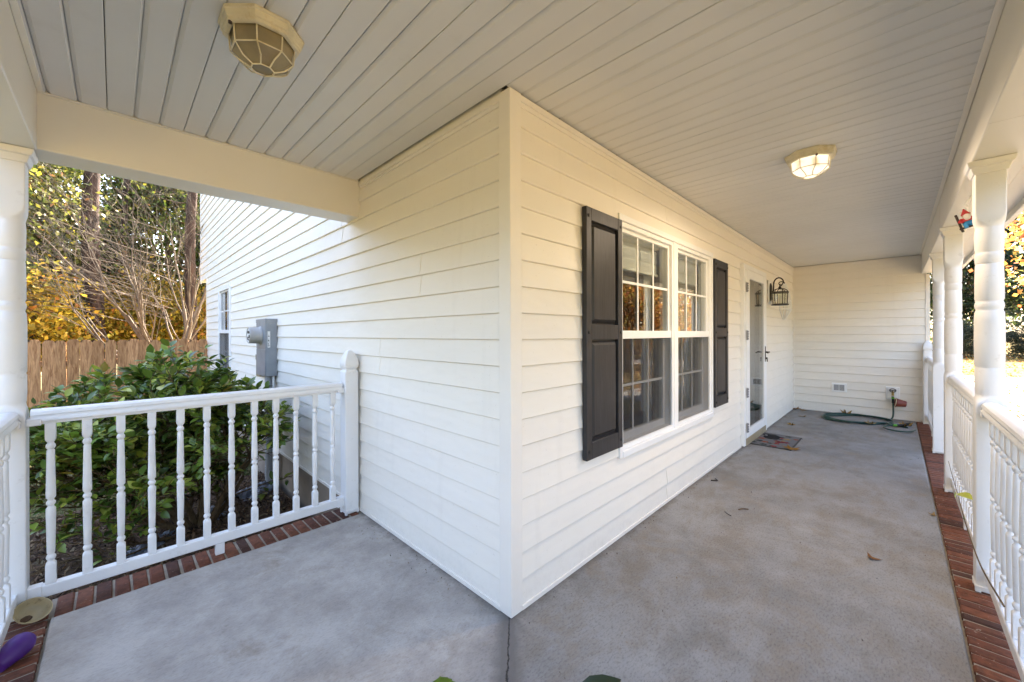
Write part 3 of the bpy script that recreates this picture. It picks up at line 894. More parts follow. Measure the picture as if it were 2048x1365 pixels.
# railings
BAL = None
def railing(p0, p1, label, n=None, block=True):
    global BAL
    a = Vector((*p0, 0)); b = Vector((*p1, 0)); L = (b - a).length
    ang = math.atan2(b.y - a.y, b.x - a.x)
    r = thing('railing', label, 'railing', (a.x, a.y, 0), ang, 'white baluster railings round the porch')
    top = [(-.034, .900), (.034, .900), (.034, .912), (.030, .918), (.030, .925), (.034, .932), (.031, .946), (.020, .954), (0, .957), (-.020, .954), (-.031, .946), (-.034, .932), (-.030, .925), (-.030, .918), (-.034, .912)]
    mb = MB(); mb.prism(top, 'x', .012, L - .012); mb.box(.012, -.019, .884, L - .012, .019, .8995, .002)
    obj('top_rail', mb, 'vinyl_white', r, 35)
    mb = MB(); mb.box(.010, -.022, .062, L - .010, .022, .118, .004); obj('bottom_rail', mb, 'vinyl_white', r)
    for x0, x1 in ((0, .045), (L - .045, L)):
        mb = MB(); mb.box(x0, -.0365, .881, x1, .0365, .914, .002); obj('bracket', mb, 'vinyl_white', r)
        mb = MB(); mb.box(x0, -.0245, .057, x1, .0245, .122, .002); obj('bracket', mb, 'vinyl_white', r)
    if BAL is None:
        q = MB(); h = .0172
        pr = [(.1185, h, .002), (.205, h, .002), (.213, h * .96, .006), (.220, .0132, .5), (.226, .0104, .5), (.231, .0140, .5), (.238, .0165, .5), (.245, .0165, .5), (.251, .0140, .5), (.256, .0104, .5), (.262, .0138, .5), (.32, .0146, .5), (.46, .0168, .5), (.475, .0165, .5), (.483, .0108, .5), (.489, .0108, .5), (.495, .0155, .5), (.501, .0165, .5), (.507, .0155, .5), (.513, .0108, .5), (.519, .0108, .5), (.527, .0165, .5), (.545, .0168, .5), (.70, .0140, .5), (.752, .0136, .5), (.758, .0104, .5), (.763, .0140, .5), (.770, .0165, .5), (.777, .0165, .5), (.783, .0140, .5), (.789, .0104, .5), (.795, .0132, .5), (.803, h * .96, .006), (.812, h, .002), (.884, h, .002)]
        q.loft([rsq(hh_, min(rc, hh_), z, 4) for z, hh_, rc in pr])
        BAL = bpy.data.meshes.new('baluster'); BAL.from_pydata(q.v, [], q.f); BAL.materials.append(M['vinyl_white'])
        BAL.polygons.foreach_set('use_smooth', [True] * len(BAL.polygons)); BAL.set_sharp_from_angle(angle=R(36)); BAL.update()
    n = n or int(round((L - .03) / .1227))
    pitch = .1227 if n * .1227 < L else L / (n + .2)
    st = (L - (n - 1) * pitch) / 2
    for i in range(n):
        o = bpy.data.objects.new('baluster', BAL); COL.objects.link(o); o.parent = r; o.location = (st + i * pitch, 0, 0); o.rotation_euler = (0, 0, random.uniform(-.02, .02))
    if block:
        mb = MB(); mb.box(L * .5 - .022, -.018, -.004, L * .5 + .022, .018, .0615, .002); obj('support_block', mb, 'vinyl_white', r)
    return r
cx = -1.577 - HW
railing((-1.577, 1.62), (-.1245, 1.605), 'white railing in front of the green bush', 12)
railing((cx, 1.588), (cx, -1.556), 'white railing along the left edge beside the purple cup', 25)
ry = -1.564 - HW
railing((.03 + HW, ry), (1.76, ry), 'white railing at the lower right, nearest the camera')
railing((1.76 + 2 * HW, ry), (3.49, ry), 'white railing between the two nearest right-hand columns')
railing((4.94 + 2 * HW, ry), (6.8175, ry), 'white railing at the far end beside the coiled hose')
railing((cx + HW, ry), (.03 - HW, ry), 'white railing joining the two columns nearest the photographer')

# ------------------------------------------------------------------ ceiling lights
def ceiling_light(loc, lit, label):
    c = thing('ceiling_light', label, 'ceiling light', loc, 0, 'octagonal porch ceiling lights')
    def oct_(r, z): return [(r * math.cos(math.pi / 8 + k * math.pi / 4), r * math.sin(math.pi / 8 + k * math.pi / 4), z) for k in range(8)]
    mb = MB(); mb.loft(list(reversed([oct_(r, z) for z, r in ((0, .139), (-.010, .139), (-.012, .134), (-.032, .130), (-.034, .125), (-.044, .124), (-.046, .119), (-.046, .108), (-.030, .106))])))
    obj('base', mb, 'fixture_cream', c)
    g = 'lit_glass' if lit else 'amber_glass'
    A, B_, Cc = (oct_(.101, -.030), oct_(.096, -.098), oct_(.036, -.139))
    for k in range(8):
        j = (k + 1) % 8
        for (P, Q) in ((A, B_), (B_, Cc)):
            mb = MB(); q = [P[k], P[j], Q[j], Q[k]]; q2 = [tuple(v * .965 if i < 2 else v + .002 for i, v in enumerate(p)) for p in q]
            mb.add(q + q2, [(0, 1, 2, 3), (7, 6, 5, 4), (0, 4, 5, 1), (1, 5, 6, 2), (2, 6, 7, 3), (3, 7, 4, 0)], True); obj('pane', mb, g, c)
    mb = MB(); mb.loft([[(x * .96, y * .96, z + .003) for x, y, z in Cc], [(x * .96, y * .96, z + .001) for x, y, z in Cc]]); obj('bottom_pane', mb, g, c)
    A, B_, Cc = (oct_(.106, -.040), oct_(.101, -.100), oct_(.038, -.143))
    for k in range(8):
        mb = MB()
        a, b, d_ = Vector(A[k]), Vector(B_[k]), Vector(Cc[k])
        side = Vector((-a.y, a.x, 0)).normalized() * (.006 if k % 2 else -.006)
        m1 = b.lerp(d_, .5) + Vector((0, 0, -.006)) + side
        mb.tube([a, b, b.lerp(m1, .5) + Vector((0, 0, -.001)), m1, d_], .0026, 6); obj('rib', mb, 'fixture_cream', c)
        mb = MB(); j = (k + 1) % 8
        mb.tube([B_[k], B_[j]], .0026, 6); obj('rim_bar', mb, 'fixture_cream', c)
        mb = MB(); mb.tube([Cc[k], Cc[j]], .0026, 6); obj('rim_bar', mb, 'fixture_cream', c)
    for k in (0, 4):
        mb = MB(); p = Vector(oct_(.117, -.045)[k]); mb.lathe([(p.z - .010, .003), (p.z - .008, .006), (p.z + .002, .006)], 8, p.x, p.y); obj('screw', mb, 'bronze_brown', c)
    if lit:
        ld = bpy.data.lights.new('bulb', 'AREA'); ld.shape = 'DISK'; ld.size = .09; ld.energy = 2.6; ld.color = (1, .84, .62)
        lo = bpy.data.objects.new('bulb', ld); COL.objects.link(lo); lo.parent = c; lo.location = (0, 0, -.15)
    return c
ceiling_light((-.898, .415, CZ - .0005), False, 'unlit octagonal ceiling light with yellowed cream frame')
ceiling_light((1.815, -.892, CZ - .0005), True, 'lit octagonal ceiling light further down the porch')

# ------------------------------------------------------------------ wall lantern by the door
LX = 5.13
lt = thing('wall_lantern', 'dark bronze carriage lantern on a scrolled arm beside the storm door', 'lantern', (LX, -.014, 1.68))
mb = MB(); mb.box(-.085, -.016, .03, .085, .0, .355, .004); obj('mounting_block', mb, 'white_metal', lt)
mb = MB(); mb.loft([[(x_, y_, z_) for x_, z_ in [(.05 * s_ * math.copysign(abs(math.cos(a)) ** .8, math.cos(a)), .195 + .125 * s_ * math.sin(a)) for a in [2 * math.pi * k / 20 for k in range(20)]]] for y_, s_ in ((-.0161, 1), (-.026, 1), (-.036, .75))][::-1]); obj('back_plate', mb, 'bronze_dark', lt, 40)
LY = -.128
mb = MB(); pts = [(0, -.03, .20), (0, -.052, .20), (0, -.055, .26)]
for k in range(11):
    a = math.pi - k * math.pi / 8
    rr = .062 if k < 8 else .062 - .016 * (k - 7)
    pts.append((0, LY + .012 - rr * math.cos(math.pi - a) * (1) if False else -.115 - .060 * math.cos(k * math.pi / 8 + math.pi) * (1 if k < 8 else .75 - .1 * (k - 8)), .30 + .085 * math.sin(k * math.pi / 8) * (1 if k < 8 else .5)))
mb.tube(pts, [.009] * 3 + [.0085] * 7 + [.007] * 4, 8); 
sp = []
for k in range(14):
    a = k * .42; rr = .042 * (1 - k / 17)
    sp.append((0, LY - .012 - rr * math.cos(a), .30 + rr * math.sin(a) * .9))
mb.tube(sp, [.007 * (1 - k / 24) for k in range(14)], 8)
mb.tube([(0, LY, .30), (0, LY, .255)], .006, 8)
obj('scroll_arm', mb, 'bronze_dark', lt, 60)
mb = MB(); mb.lathe([(.24, .010), (.252, .022), (.258, .012), (.275, .008)], 12, 0, LY); mb.lathe([(.172, .102), (.178, .106), (.188, .104), (.192, .092)], 16, 0, LY)
mb.lathe([(.226, .028), (.232, .032), (.242, .024)], 12, 0, LY)
obj('top_cap', mb, 'bronze_dark', lt, 50)
mb = MB(); mb.lathe([(.004, .094), (.010, .106), (.018, .104), (.026, .088)], 16, 0, LY); obj('bottom_tray', mb, 'bronze_dark', lt, 50)
for k in range(6):
    a = math.pi / 6 + k * math.pi / 3
    c_, s_ = math.cos(a), math.sin(a)
    mb = MB(); mb.tube([(.084 * c_, LY + .084 * s_, .02), (.092 * c_, LY + .092 * s_, .18)], .005, 6)
    mb.tube([(.095 * c_, LY + .095 * s_, .185), (.078 * c_, LY + .078 * s_, .212), (.05 * c_, LY + .05 * s_, .228), (.024 * c_, LY + .024 * s_, .235)], .005, 6); obj('cage_bar', mb, 'bronze_dark', lt)
    a2 = a + math.pi / 3
    mb = MB(); p = [(.080 * c_, LY + .080 * s_, .026), (.080 * math.cos(a2), LY + .080 * math.sin(a2), .026), (.088 * math.cos(a2), LY + .088 * math.sin(a2), .178), (.088 * c_, LY + .088 * s_, .178)]
    mb.add(p, [(0, 1, 2, 3)]); o = obj('pane', mb, 'lamp_glass_clear', lt); o.modifiers.new('thickness', 'SOLIDIFY').thickness = .002
for k in range(3):
    a = k * 2.1; mb = MB(); mb.lathe([(.024, .006), (.10, .006), (.104, .005), (.125, .008), (.145, .003)], 8, .022 * math.cos(a), LY + .022 * math.sin(a)); obj('candle_bulb', mb, 'label_white', lt, 60)

# white wire wall ornament
wo = thing('wire_ornament', 'white pointed wire ornament on the wall behind the lantern', 'wall ornament', (6.06, -.014, 1.50))
half = lambda z: .30 * min(1, (z / .16) ** .8 if z > 0 else 0) * (1 if z < .34 else max(.25, 1 - (z - .34) / .36))
for k in range(9):
    q = -1 + k / 4
    mb = MB(); pts = []
    for i in range(13):
        z = .015 + .56 * i / 12
        hw = half(z); pts.append((q * hw, -.012 - .09 * (1 - q * q) * (hw / .3), z))
    mb.tube(pts, .0075, 5); obj('wire', mb, 'white_metal', wo)
for z in (.02, .17, .30, .44, .57):
    mb = MB(); mb.tube([(q * half(z), -.012 - .092 * (1 - q * q) * (half(z) / .3), z) for q in np.linspace(-1, 1, 11)], .011, 5); obj('cross_band', mb, 'white_metal', wo)

# ------------------------------------------------------------------ far wall: vent, spigot, pot, hose
v = thing('wall_vent', 'small grey louvred vent in a white frame low on the end wall', 'vent', (XF - .013, -.622, .357))
mb = MB(); mb.box(-.012, -.095, -.012, .012, .095, .128, .004); obj('frame', mb, 'white_metal', v)
for k in range(6):
    mb = MB(); zz = .016 + k * .0155; mb.box(-.016, -.066, zz, -.0122, -.003, zz + .0115, .001); mb.box(-.016, .003, zz, -.0122, .066, zz + .0115, .001); obj('louvre', mb, 'vent_grey', v)
s = thing('hose_spigot', 'white recessed spigot plate with a brass tap on the end wall', 'spigot', (XF - .013, -1.245, .31))
mb = MB(); mb.box(-.012, -.075, -.015, .012, .075, .175, .004); mb.box(-.022, -.05, .01, -.0122, .05, .155, .003); obj('plate', mb, 'white_metal', s)
mb = MB(); mb.tube([(-.02, 0, .10), (-.07, 0, .10), (-.085, 0, .085), (-.088, 0, .05)], [.014, .014, .015, .016], 10); obj('tap', mb, 'brass', s, 60)
mb = MB()
mb.tube([(-.062 + 0 * k, .034 * math.cos(k * math.pi / 6), .128 + .026 * math.sin(k * math.pi / 6)) for k in range(12)], .006, 6, loop=True); mb.tube([(-.06, 0, .10), (-.062, 0, .128)], .006, 6); mb.tube([(-.062, -.034, .128), (-.062, .034, .128)], .005, 6)
obj('tap_wheel', mb, 'bronze_dark', s)
p = thing('plant_pot', 'small red-brown plastic pot hanging sideways below the spigot', 'pot', (XF - .10, -1.27, .265))
p.rotation_euler = (R(98), 0, R(12))
mb = MB(); mb.lathe([(.0, .066), (.012, .067), (.013, .062), (.115, .043), (.117, .038), (.112, .038), (.016, .056), (.002, .060)], 20, caps=False); mb.lathe([(.108, .043), (.1165, .043)], 20)
obj('pot_body', mb, 'pot_red', p, 40)
mb = MB(); mb.tube([(.060 * math.cos(k * math.pi / 10), .060 * math.sin(k * math.pi / 10), -.002) for k in range(20)], .005, 5, loop=True); obj('pot_rim', mb, 'fixture_cream', p)

def spline(ctrl, n=10):
    P = [Vector(q) for q in ctrl]; out = []
    for i in range(len(P) - 1):
        a, b, c_, d_ = P[max(i - 1, 0)], P[i], P[i + 1], P[min(i + 2, len(P) - 1)]
        for k in range(n):
            t_ = k / n
            out.append(.5 * ((2 * b) + (c_ - a) * t_ + (2 * a - 5 * b + 4 * c_ - d_) * t_ * t_ + (3 * b - a - 3 * c_ + d_) * t_ ** 3))
    out.append(P[-1]); return out
h_ = thing('garden_hose', 'dark green garden hose coiled on the porch floor below the spigot', 'hose', (0, 0, 0))
hx = XF - .101
ctrl = [(hx, -1.245, .345), (hx - .005, -1.247, .25), (hx - .02, -1.25, .10), (hx - .06, -1.235, .03), (hx - .16, -1.19, .014)]
cx_, cy_ = 6.47, -.86
for k in range(30):
    a = -.75 + k * .60
    rx_, ry_ = .36 + .05 * math.sin(k * 1.7), .33 + .045 * math.cos(k * 1.3)
    ctrl.append((cx_ + rx_ * math.cos(a + .2), cy_ + ry_ * math.sin(a) * 1.05, .013 + .009 * (k // 10) + .006 * (k % 3 == 0)))
ctrl += [(6.34, -1.2, .022), (6.30, -1.32, .014)]
cx2, cy2 = 6.06, -1.31
for k in range(8): ctrl.append((cx2 + .24 * math.cos(.6 - k * .75), cy2 - .15 * math.sin(.6 - k * .75), .013 + .003 * k))
mb = MB(); mb.tube(spline(ctrl, 6), .0105, 8); obj('hose_tube', mb, 'hose_green', h_, 180)
mb = MB(); mb.tube([(hx, -1.245, .352), (hx, -1.246, .30)], .015, 10); mb.tube([(hx, -1.246, .30), (hx, -1.246, .255)], .0145, 10); obj('hose_coupling', mb, 'black_rubber', h_, 60)
mb = MB(); mb.tube([(hx, -1.2455, .338), (hx, -1.2455, .318)], .0165, 10); obj('hose_band', mb, 'hose_bright', h_, 60)
nz = thing('hose_nozzle', 'black spray nozzle with a green collar lying on the hose end', 'nozzle', (6.27, -1.33, .025), R(-62))
mb = MB(); mb.tube([(-.05, 0, .005), (.02, 0, .01), (.06, 0, .02), (.10, 0, .026)], [.014, .018, .020, .028], 12); mb.tube([(.02, 0, .0), (-.005, .05, -.005)], [.011, .009], 8); obj('nozzle_body', mb, 'black_rubber', nz, 50)
mb = MB(); mb.tube([(-.085, 0, .003), (-.052, 0, .005)], .0165, 10); obj('nozzle_collar', mb, 'hose_bright', nz, 50)
mb = MB(); mb.tube([(.1005, 0, .0262), (.104, 0, .027)], .022, 12); obj('nozzle_face', mb, 'vent_grey', nz)

# ------------------------------------------------------------------ electric meter on the side wall
me_ = thing('electric_meter', 'grey metal electric meter box with round meter on the side wall', 'electric meter', (-.013, 3.66, .84))
mb = MB(); mb.box(-.112, 0, 0, .0, .40, .64, .004); obj('box', mb, 'galv_grey', me_)
mb = MB(); mb.box(-.1165, .012, .008, -.1122, .388, .30, .002); obj('lower_cover', mb, 'galv_grey', me_)
mb = MB(); mb.box(-.1165, .012, .305, -.1122, .388, .622, .002); mb.box(-.117, -.004, .60, .002, .404, .6405, .002); obj('upper_cover', mb, 'galv_grey', me_)
yc, zc = .20, .455
def yzring(x, r, n=24): return [(x, yc + r * math.cos(2 * math.pi * k / n), zc + r * math.sin(2 * math.pi * k / n)) for k in range(n)]
mb = MB(); mb.loft([yzring(-.1166, .104), yzring(-.126, .104), yzring(-.128, .098), yzring(-.135, .092), yzring(-.232, .090), yzring(-.236, .086), yzring(-.236, .078), yzring(-.228, .077)]); obj('meter_housing', mb, 'meter_plastic', me_, 40)
mb = MB(); mb.loft([yzring(-.2281, .0765), yzring(-.230, .0765)]); dial = obj('meter_face', mb, 'label_white', me_)
mb = MB()
for (a, b, c_, d_) in ((-.05, .02, .05, .05), (-.045, -.03, -.005, .005), (.01, -.05, .05, -.015), (-.03, -.06, .0, -.042)): mb.box(-.2305, yc + a, zc + b, -.2325, yc + c_, zc + d_)
obj('meter_register', mb, 'black_rubber', dial)
mb = MB(); mb.box(-.095, -.0035, .32, -.070, -.0006, .50, .0005); lab = obj('number_tag', mb, 'label_white', me_)
mb = MB()
for k, (a, b) in enumerate(((.335, .342), (.348, .353), (.358, .366), (.380, .384), (.392, .402), (.410, .414), (.440, .446), (.455, .459))): mb.box(-.092 + .002 * (k % 2), -.0037, a, -.076 - .003 * (k % 3), -.0042, b)
obj('tag_print', mb, 'black_rubber', lab)
mb = MB(); mb.tube([(-.055, .10, -.001), (-.055, .10, -1.28)], .038, 14); obj('conduit', mb, 'conduit_grey', me_, 60)
mb = MB(); mb.tube([(-.045, .24, -.001), (-.045, .24, -1.28)], .022, 12); obj('conduit', mb, 'conduit_grey', me_, 60)
mb = MB(); mb.tube([(-.03, .03, -.001), (-.03, .035, -.6), (-.03, .03, -1.25)], .012, 8); obj('ground_wire_sleeve', mb, 'white_metal', me_, 60)
mb = MB(); mb.tube([(-.055, .10, -1.03), (-.055, .10, -1.12)], .046, 14); obj('conduit_coupling', mb, 'conduit_grey', me_, 60)
jb = thing('cable_box', 'small tan utility box on the siding behind the meter', 'utility box', (-.013, 4.12, .80))
mb = MB(); mb.box(-.07, 0, 0, 0, .16, .26, .004); obj('box', mb, 'threshold_tan', jb); mb = MB(); mb.box(-.075, -.003, .20, .0, .163, .264, .003); obj('lid', mb, 'threshold_tan', jb)

# ------------------------------------------------------------------ doormat with printed leaves and a dog
dm = thing('doormat', 'grey doormat printed with red leaves and a black dog, by the storm door', 'doormat', (3.955, -.452, .0005))
W_, H_ = .71, .445
mb = MB(); mb.box(0, 0, 0, W_, H_, .006, .002); obj('rubber_base', mb, 'black_rubber', dm)
nx_, ny_ = 142, 88
xx, yy = np.meshgrid(np.linspace(.016, W_ - .016, nx_ + 1), np.linspace(.016, H_ - .016, ny_ + 1))
vv = np.stack([xx, yy, np.full_like(xx, .0068)], -1).reshape(-1, 3)
fs = [(j * (nx_ + 1) + i, j * (nx_ + 1) + i + 1, (j + 1) * (nx_ + 1) + i + 1, (j + 1) * (nx_ + 1) + i) for j in range(ny_) for i in range(nx_)]
me = bpy.data.meshes.new('print'); me.from_pydata(vv.tolist(), [], fs)
px_, py_ = vv[:, 0], vv[:, 1]
colr = np.tile(np.array([.16, .152, .15]), (len(vv), 1)) * rng.uniform(.85, 1.1, (len(vv), 1))
pal = [(.22, .035, .035), (.26, .07, .04), (.17, .025, .03), (.28, .18, .07), (.04, .04, .04), (.05, .06, .05)]
for k in range(30):
    lx_, ly_ = rng.uniform(.03, W_ - .03), rng.uniform(.03, H_ - .03)
    if .36 < lx_ < .66 and ly_ > .18: continue
    a = rng.uniform(0, 6.28); s_ = rng.uniform(.022, .045)
    u_ = (px_ - lx_) * math.cos(a) + (py_ - ly_) * math.sin(a); v_ = -(px_ - lx_) * math.sin(a) + (py_ - ly_) * math.cos(a)
    th = np.arctan2(v_, u_); rr = np.hypot(u_, v_)
    colr[rr < s_ * (.55 + .45 * np.abs(np.cos(2.5 * th)))] = pal[k % 6]
for (ex_, ey_, ea, eb, cc_) in ((.50, .28, .13, .085, .02), (.60, .34, .06, .06, .02), (.42, .23, .05, .03, .03), (.63, .30, .03, .05, .05), (.56, .35, .02, .015, .35), (.44, .20, .02, .05, .02), (.55, .20, .02, .05, .02)):
    colr[((px_ - ex_) / ea) ** 2 + ((py_ - ey_) / eb) ** 2 < 1] = (cc_, cc_, cc_)
ca = me.color_attributes.new('Col', 'FLOAT_COLOR', 'POINT'); ca.data.foreach_set('color', np.concatenate([colr, np.ones((len(vv), 1))], 1).astype(np.float32).ravel())
link('print', me, 'print', dm)

# ------------------------------------------------------------------ bowl and purple cup
b_ = thing('bowl', 'dirty cream plastic bowl tilted against the corner column', 'bowl', (-1.566, 1.555, .016))
b_.scale = (.74, .74, .74)
b_.rotation_euler = Vector((.30, -.50, .80)).to_track_quat('Z', 'Y').to_euler()
mb = MB(); mb.lathe([(.0, .045), (.004, .050), (.03, .068), (.055, .080), (.060, .083), (.060, .078), (.055, .075), (.03, .063), (.008, .044)], 28); obj('bowl_body', mb, 'bowl_cream', b_, 50)
mb = MB(); mb.loft([[(.028 * math.cos(k) * q - .02, .02 * math.sin(k) * q - .01, z) for k in np.linspace(0, 5.8, 9)] for z, q in ((.0085, 1.0), (.016, .8), (.019, .3))]); obj('dried_scraps', mb, 'mulch', b_)
pc = thing('purple_cup', 'purple plastic cup lying on the brick edging', 'cup', (-1.570, 1.25, .043))
pc.scale = (.76, .76, .76)
pc.rotation_euler = Vector((.55, .80, .22)).to_track_quat('Z', 'Y').to_euler()
mb = MB(); mb.lathe([(-.100, .030), (-.097, .036), (-.05, .047), (-.01, .056), (.02, .058), (.042, .053), (.060, .041), (.070, .024), (.074, .004)], 28)
obj('cup_body', mb, 'purple_plastic', pc, 60)

# ------------------------------------------------------------------ gnome swing hanging from the beam
gn = thing('gnome_ornament', 'small hanging gnome in red hat and blue trousers on a wooden swing', 'ornament', (2.5, -1.624, 1.955), R(-95))
gn.scale = (.79, .79, .79)
gn.rotation_euler = (R(0), R(-16), R(-95))
mb = MB(); mb.tube(spline([(.06, 0, .262), (.065, 0, .245), (.035, 0, .225), (.02, 0, .20), (.03, 0, .175), (.005, 0, .158), (-.03, 0, .165)], 5), .006, 8); obj('hook', mb, 'white_metal', gn, 60)
mb = MB(); mb.tube([(-.05, 0, .0), (-.05, 0, .15)], .008, 6); obj('swing_post', mb, 'dark_wood', gn)
mb = MB(); mb.tube([(.05, 0, .0), (.05, 0, .15)], .008, 6); obj('swing_post', mb, 'dark_wood', gn)
mb = MB(); mb.box(-.062, -.02, .022, .062, .02, .034, .003); obj('swing_seat', mb, 'dark_wood', gn)
mb = MB(); mb.loft([[((a * .036 + ox) * 1, b * .022 - .012, z) for a, b in [(math.cos(k * math.pi / 6), math.sin(k * math.pi / 6)) for k in range(12)]] for z, ox in ((.030, 0), (.05, .0), (.066, 0), (.074, 0))])
mb.tube([(-.02, -.02, .05), (-.024, -.05, .045), (-.026, -.058, .015)], [.015, .013, .011], 8); mb.tube([(.02, -.02, .05), (.024, -.05, .045), (.026, -.058, .015)], [.015, .013, .011], 8); obj('trousers', mb, 'blue_cloth', gn, 60)
mb = MB(); mb.tube([(0, -.012, .07), (0, -.012, .09), (0, -.012, .108)], [.036, .033, .022], 12); mb.tube([(-.03, -.012, .098), (-.048, -.022, .08), (-.03, -.034, .068)], [.011, .010, .008], 8); mb.tube([(.03, -.012, .098), (.048, -.022, .08), (.03, -.034, .068)], [.011, .010, .008], 8); obj('shirt', mb, 'red_cloth', gn, 60)
mb = MB(); mb.lathe([(.100, .008), (.108, .020), (.118, .024), (.130, .022), (.138, .014)], 12, 0, -.014); mb.tube([(0, -.036, .12), (0, -.044, .118)], [.006, .005], 6); obj('head', mb, 'skin', gn, 60)
mb = MB(); mb.tube([(0, -.030, .118), (0, -.040, .104), (0, -.040, .085), (0, -.036, .072)], [.016, .022, .016, .004], 10); obj('beard', mb, 'beard_white', gn, 60)
mb = MB(); mb.lathe([(.126, .027), (.131, .027), (.142, .020), (.160, .010), (.176, .002)], 12, .0, -.014); obj('hat', mb, 'red_cloth', gn, 60)

# ------------------------------------------------------------------ leaf machinery
def mesh_np(name, verts, faces_flat, fsize, cols, mat, smooth=False):
    me = bpy.data.meshes.new(name)
    nv, nf = len(verts), len(faces_flat) // fsize
    me.vertices.add(nv); me.vertices.foreach_set('co', np.asarray(verts, np.float32).ravel())
    me.loops.add(nf * fsize); me.loops.foreach_set('vertex_index', np.asarray(faces_flat, np.int32))
    me.polygons.add(nf); me.polygons.foreach_set('loop_start', np.arange(0, nf * fsize, fsize, dtype=np.int32))
    me.update(calc_edges=True)
    if cols is not None:
        ca = me.color_attributes.new('Col', 'FLOAT_COLOR', 'POINT')
        ca.data.foreach_set('color', np.concatenate([cols, np.ones((nv, 1))], 1).astype(np.float32).ravel())
    if smooth: me.polygons.foreach_set('use_smooth', [True] * nf)
    me.materials.append(M[mat])
    return me
def frames(n, up=.35, base=None):
    """random leaf frames: t along leaf, b across"""
    t_ = rng.normal(size=(n, 3)) if base is None else base + rng.normal(size=(n, 3)) * .55
    t_ /= np.linalg.norm(t_, axis=1)[:, None] + 1e-9
    nn = rng.normal(size=(n, 3)) * (1 - up); nn[:, 2] += up * 1.6
    nn -= t_ * (nn * t_).sum(1)[:, None]; nn /= np.linalg.norm(nn, axis=1)[:, None] + 1e-9
    return t_, np.cross(nn, t_), nn
def pick(n, palette, jit=.25):
    p = np.array([q[:3] for q in palette]); wt = np.array([q[3] for q in palette], float); wt /= wt.sum()
    c = p[rng.choice(len(p), n, p=wt)] * rng.uniform(1 - jit, 1 + jit, (n, 1)); return np.clip(c * rng.uniform(.93, 1.07, (n, 3)), 0, 1)
def diamond_leaves(P, L, palette, up=.3, ratio=.55, fold=.12):
    n = len(P); t_, b_, nn = frames(n, up); L = L * rng.uniform(.65, 1.3, (n, 1)); w_ = L * ratio * rng.uniform(.8, 1.2, (n, 1))
    v0 = P - t_ * L * .5; v2 = P + t_ * L * .5; v1 = P + b_ * w_ * .5 + nn * L * fold; v3 = P - b_ * w_ * .5 + nn * L * fold
    V = np.stack([v0, v1, v2, v3], 1).reshape(-1, 3)
    return V, np.arange(4 * n), np.repeat(pick(n, palette), 4, 0)
def leafy_mesh(name, P, L, palette, mat='leaf_far', up=.3, ratio=.55):
    V, F, C_ = diamond_leaves(P, L, palette, up, ratio)
    return mesh_np(name, V, F, 4, C_, mat)
GREEN = [(.05, .085, .016, 4), (.08, .12, .02, 4), (.13, .16, .025, 3), (.20, .20, .03, 1.6), (.028, .05, .014, 1.5)]
OLIVE = [(.075, .092, .02, 4), (.12, .13, .025, 4), (.20, .195, .03, 2.5), (.04, .055, .015, 2.5), (.28, .23, .03, 1.2), (.16, .08, .03, 1.3)]
GOLD = [(.46, .31, .035, 4), (.55, .35, .04, 3), (.34, .25, .03, 3), (.18, .17, .03, 2), (.42, .17, .03, 1)]
MAPLE = [(.44, .18, .04, 4), (.48, .27, .06, 4), (.33, .11, .03, 3), (.46, .36, .10, 3), (.22, .08, .03, 2), (.22, .21, .05, 2)]
DARK = [(.022, .038, .018, 4), (.035, .055, .02, 4), (.06, .075, .02, 1.5), (.012, .02, .012, 2)]
GREYG = [(.06, .075, .05, 4), (.09, .10, .065, 3), (.035, .05, .03, 3), (.13, .13, .08, 1)]

def crown_points(n, K, cen, rad, sig, shell=.55, floorz=None):
    """K clusters inside an ellipsoid, n points gathered round them"""
    u_ = rng.normal(size=(K, 3)); u_ /= np.linalg.norm(u_, axis=1)[:, None]
    rr = (shell + (1 - shell) * rng.random((K, 1))) * rng.uniform(.75, 1.08, (K, 1))
    cl = np.array(cen) + u_ * rr * np.array(rad)
    idx = rng.integers(0, K, n)
    P = cl[idx] + rng.normal(size=(n, 3)) * sig * np.array([1, 1, .7]) * rng.uniform(.5, 1.3, K)[idx][:, None]
    return P, cl
def limb(mb, a, b, r0, r1, seg=5, wob=.08, n=5):
    a, b = Vector(a), Vector(b); L = (b - a).length; pts = []; rad = []
    for i in range(seg + 1):
        q = i / seg
        p = a.lerp(b, q) + Vector((random.uniform(-1, 1), random.uniform(-1, 1), random.uniform(-.5, .5))) * wob * L * math.sin(math.pi * q) * .6 + Vector((0, 0, -.12 * L * math.sin(math.pi * q)))
        pts.append(p); rad.append(r0 + (r1 - r0) * q)
    mb.tube(pts, rad, n, caps=False)
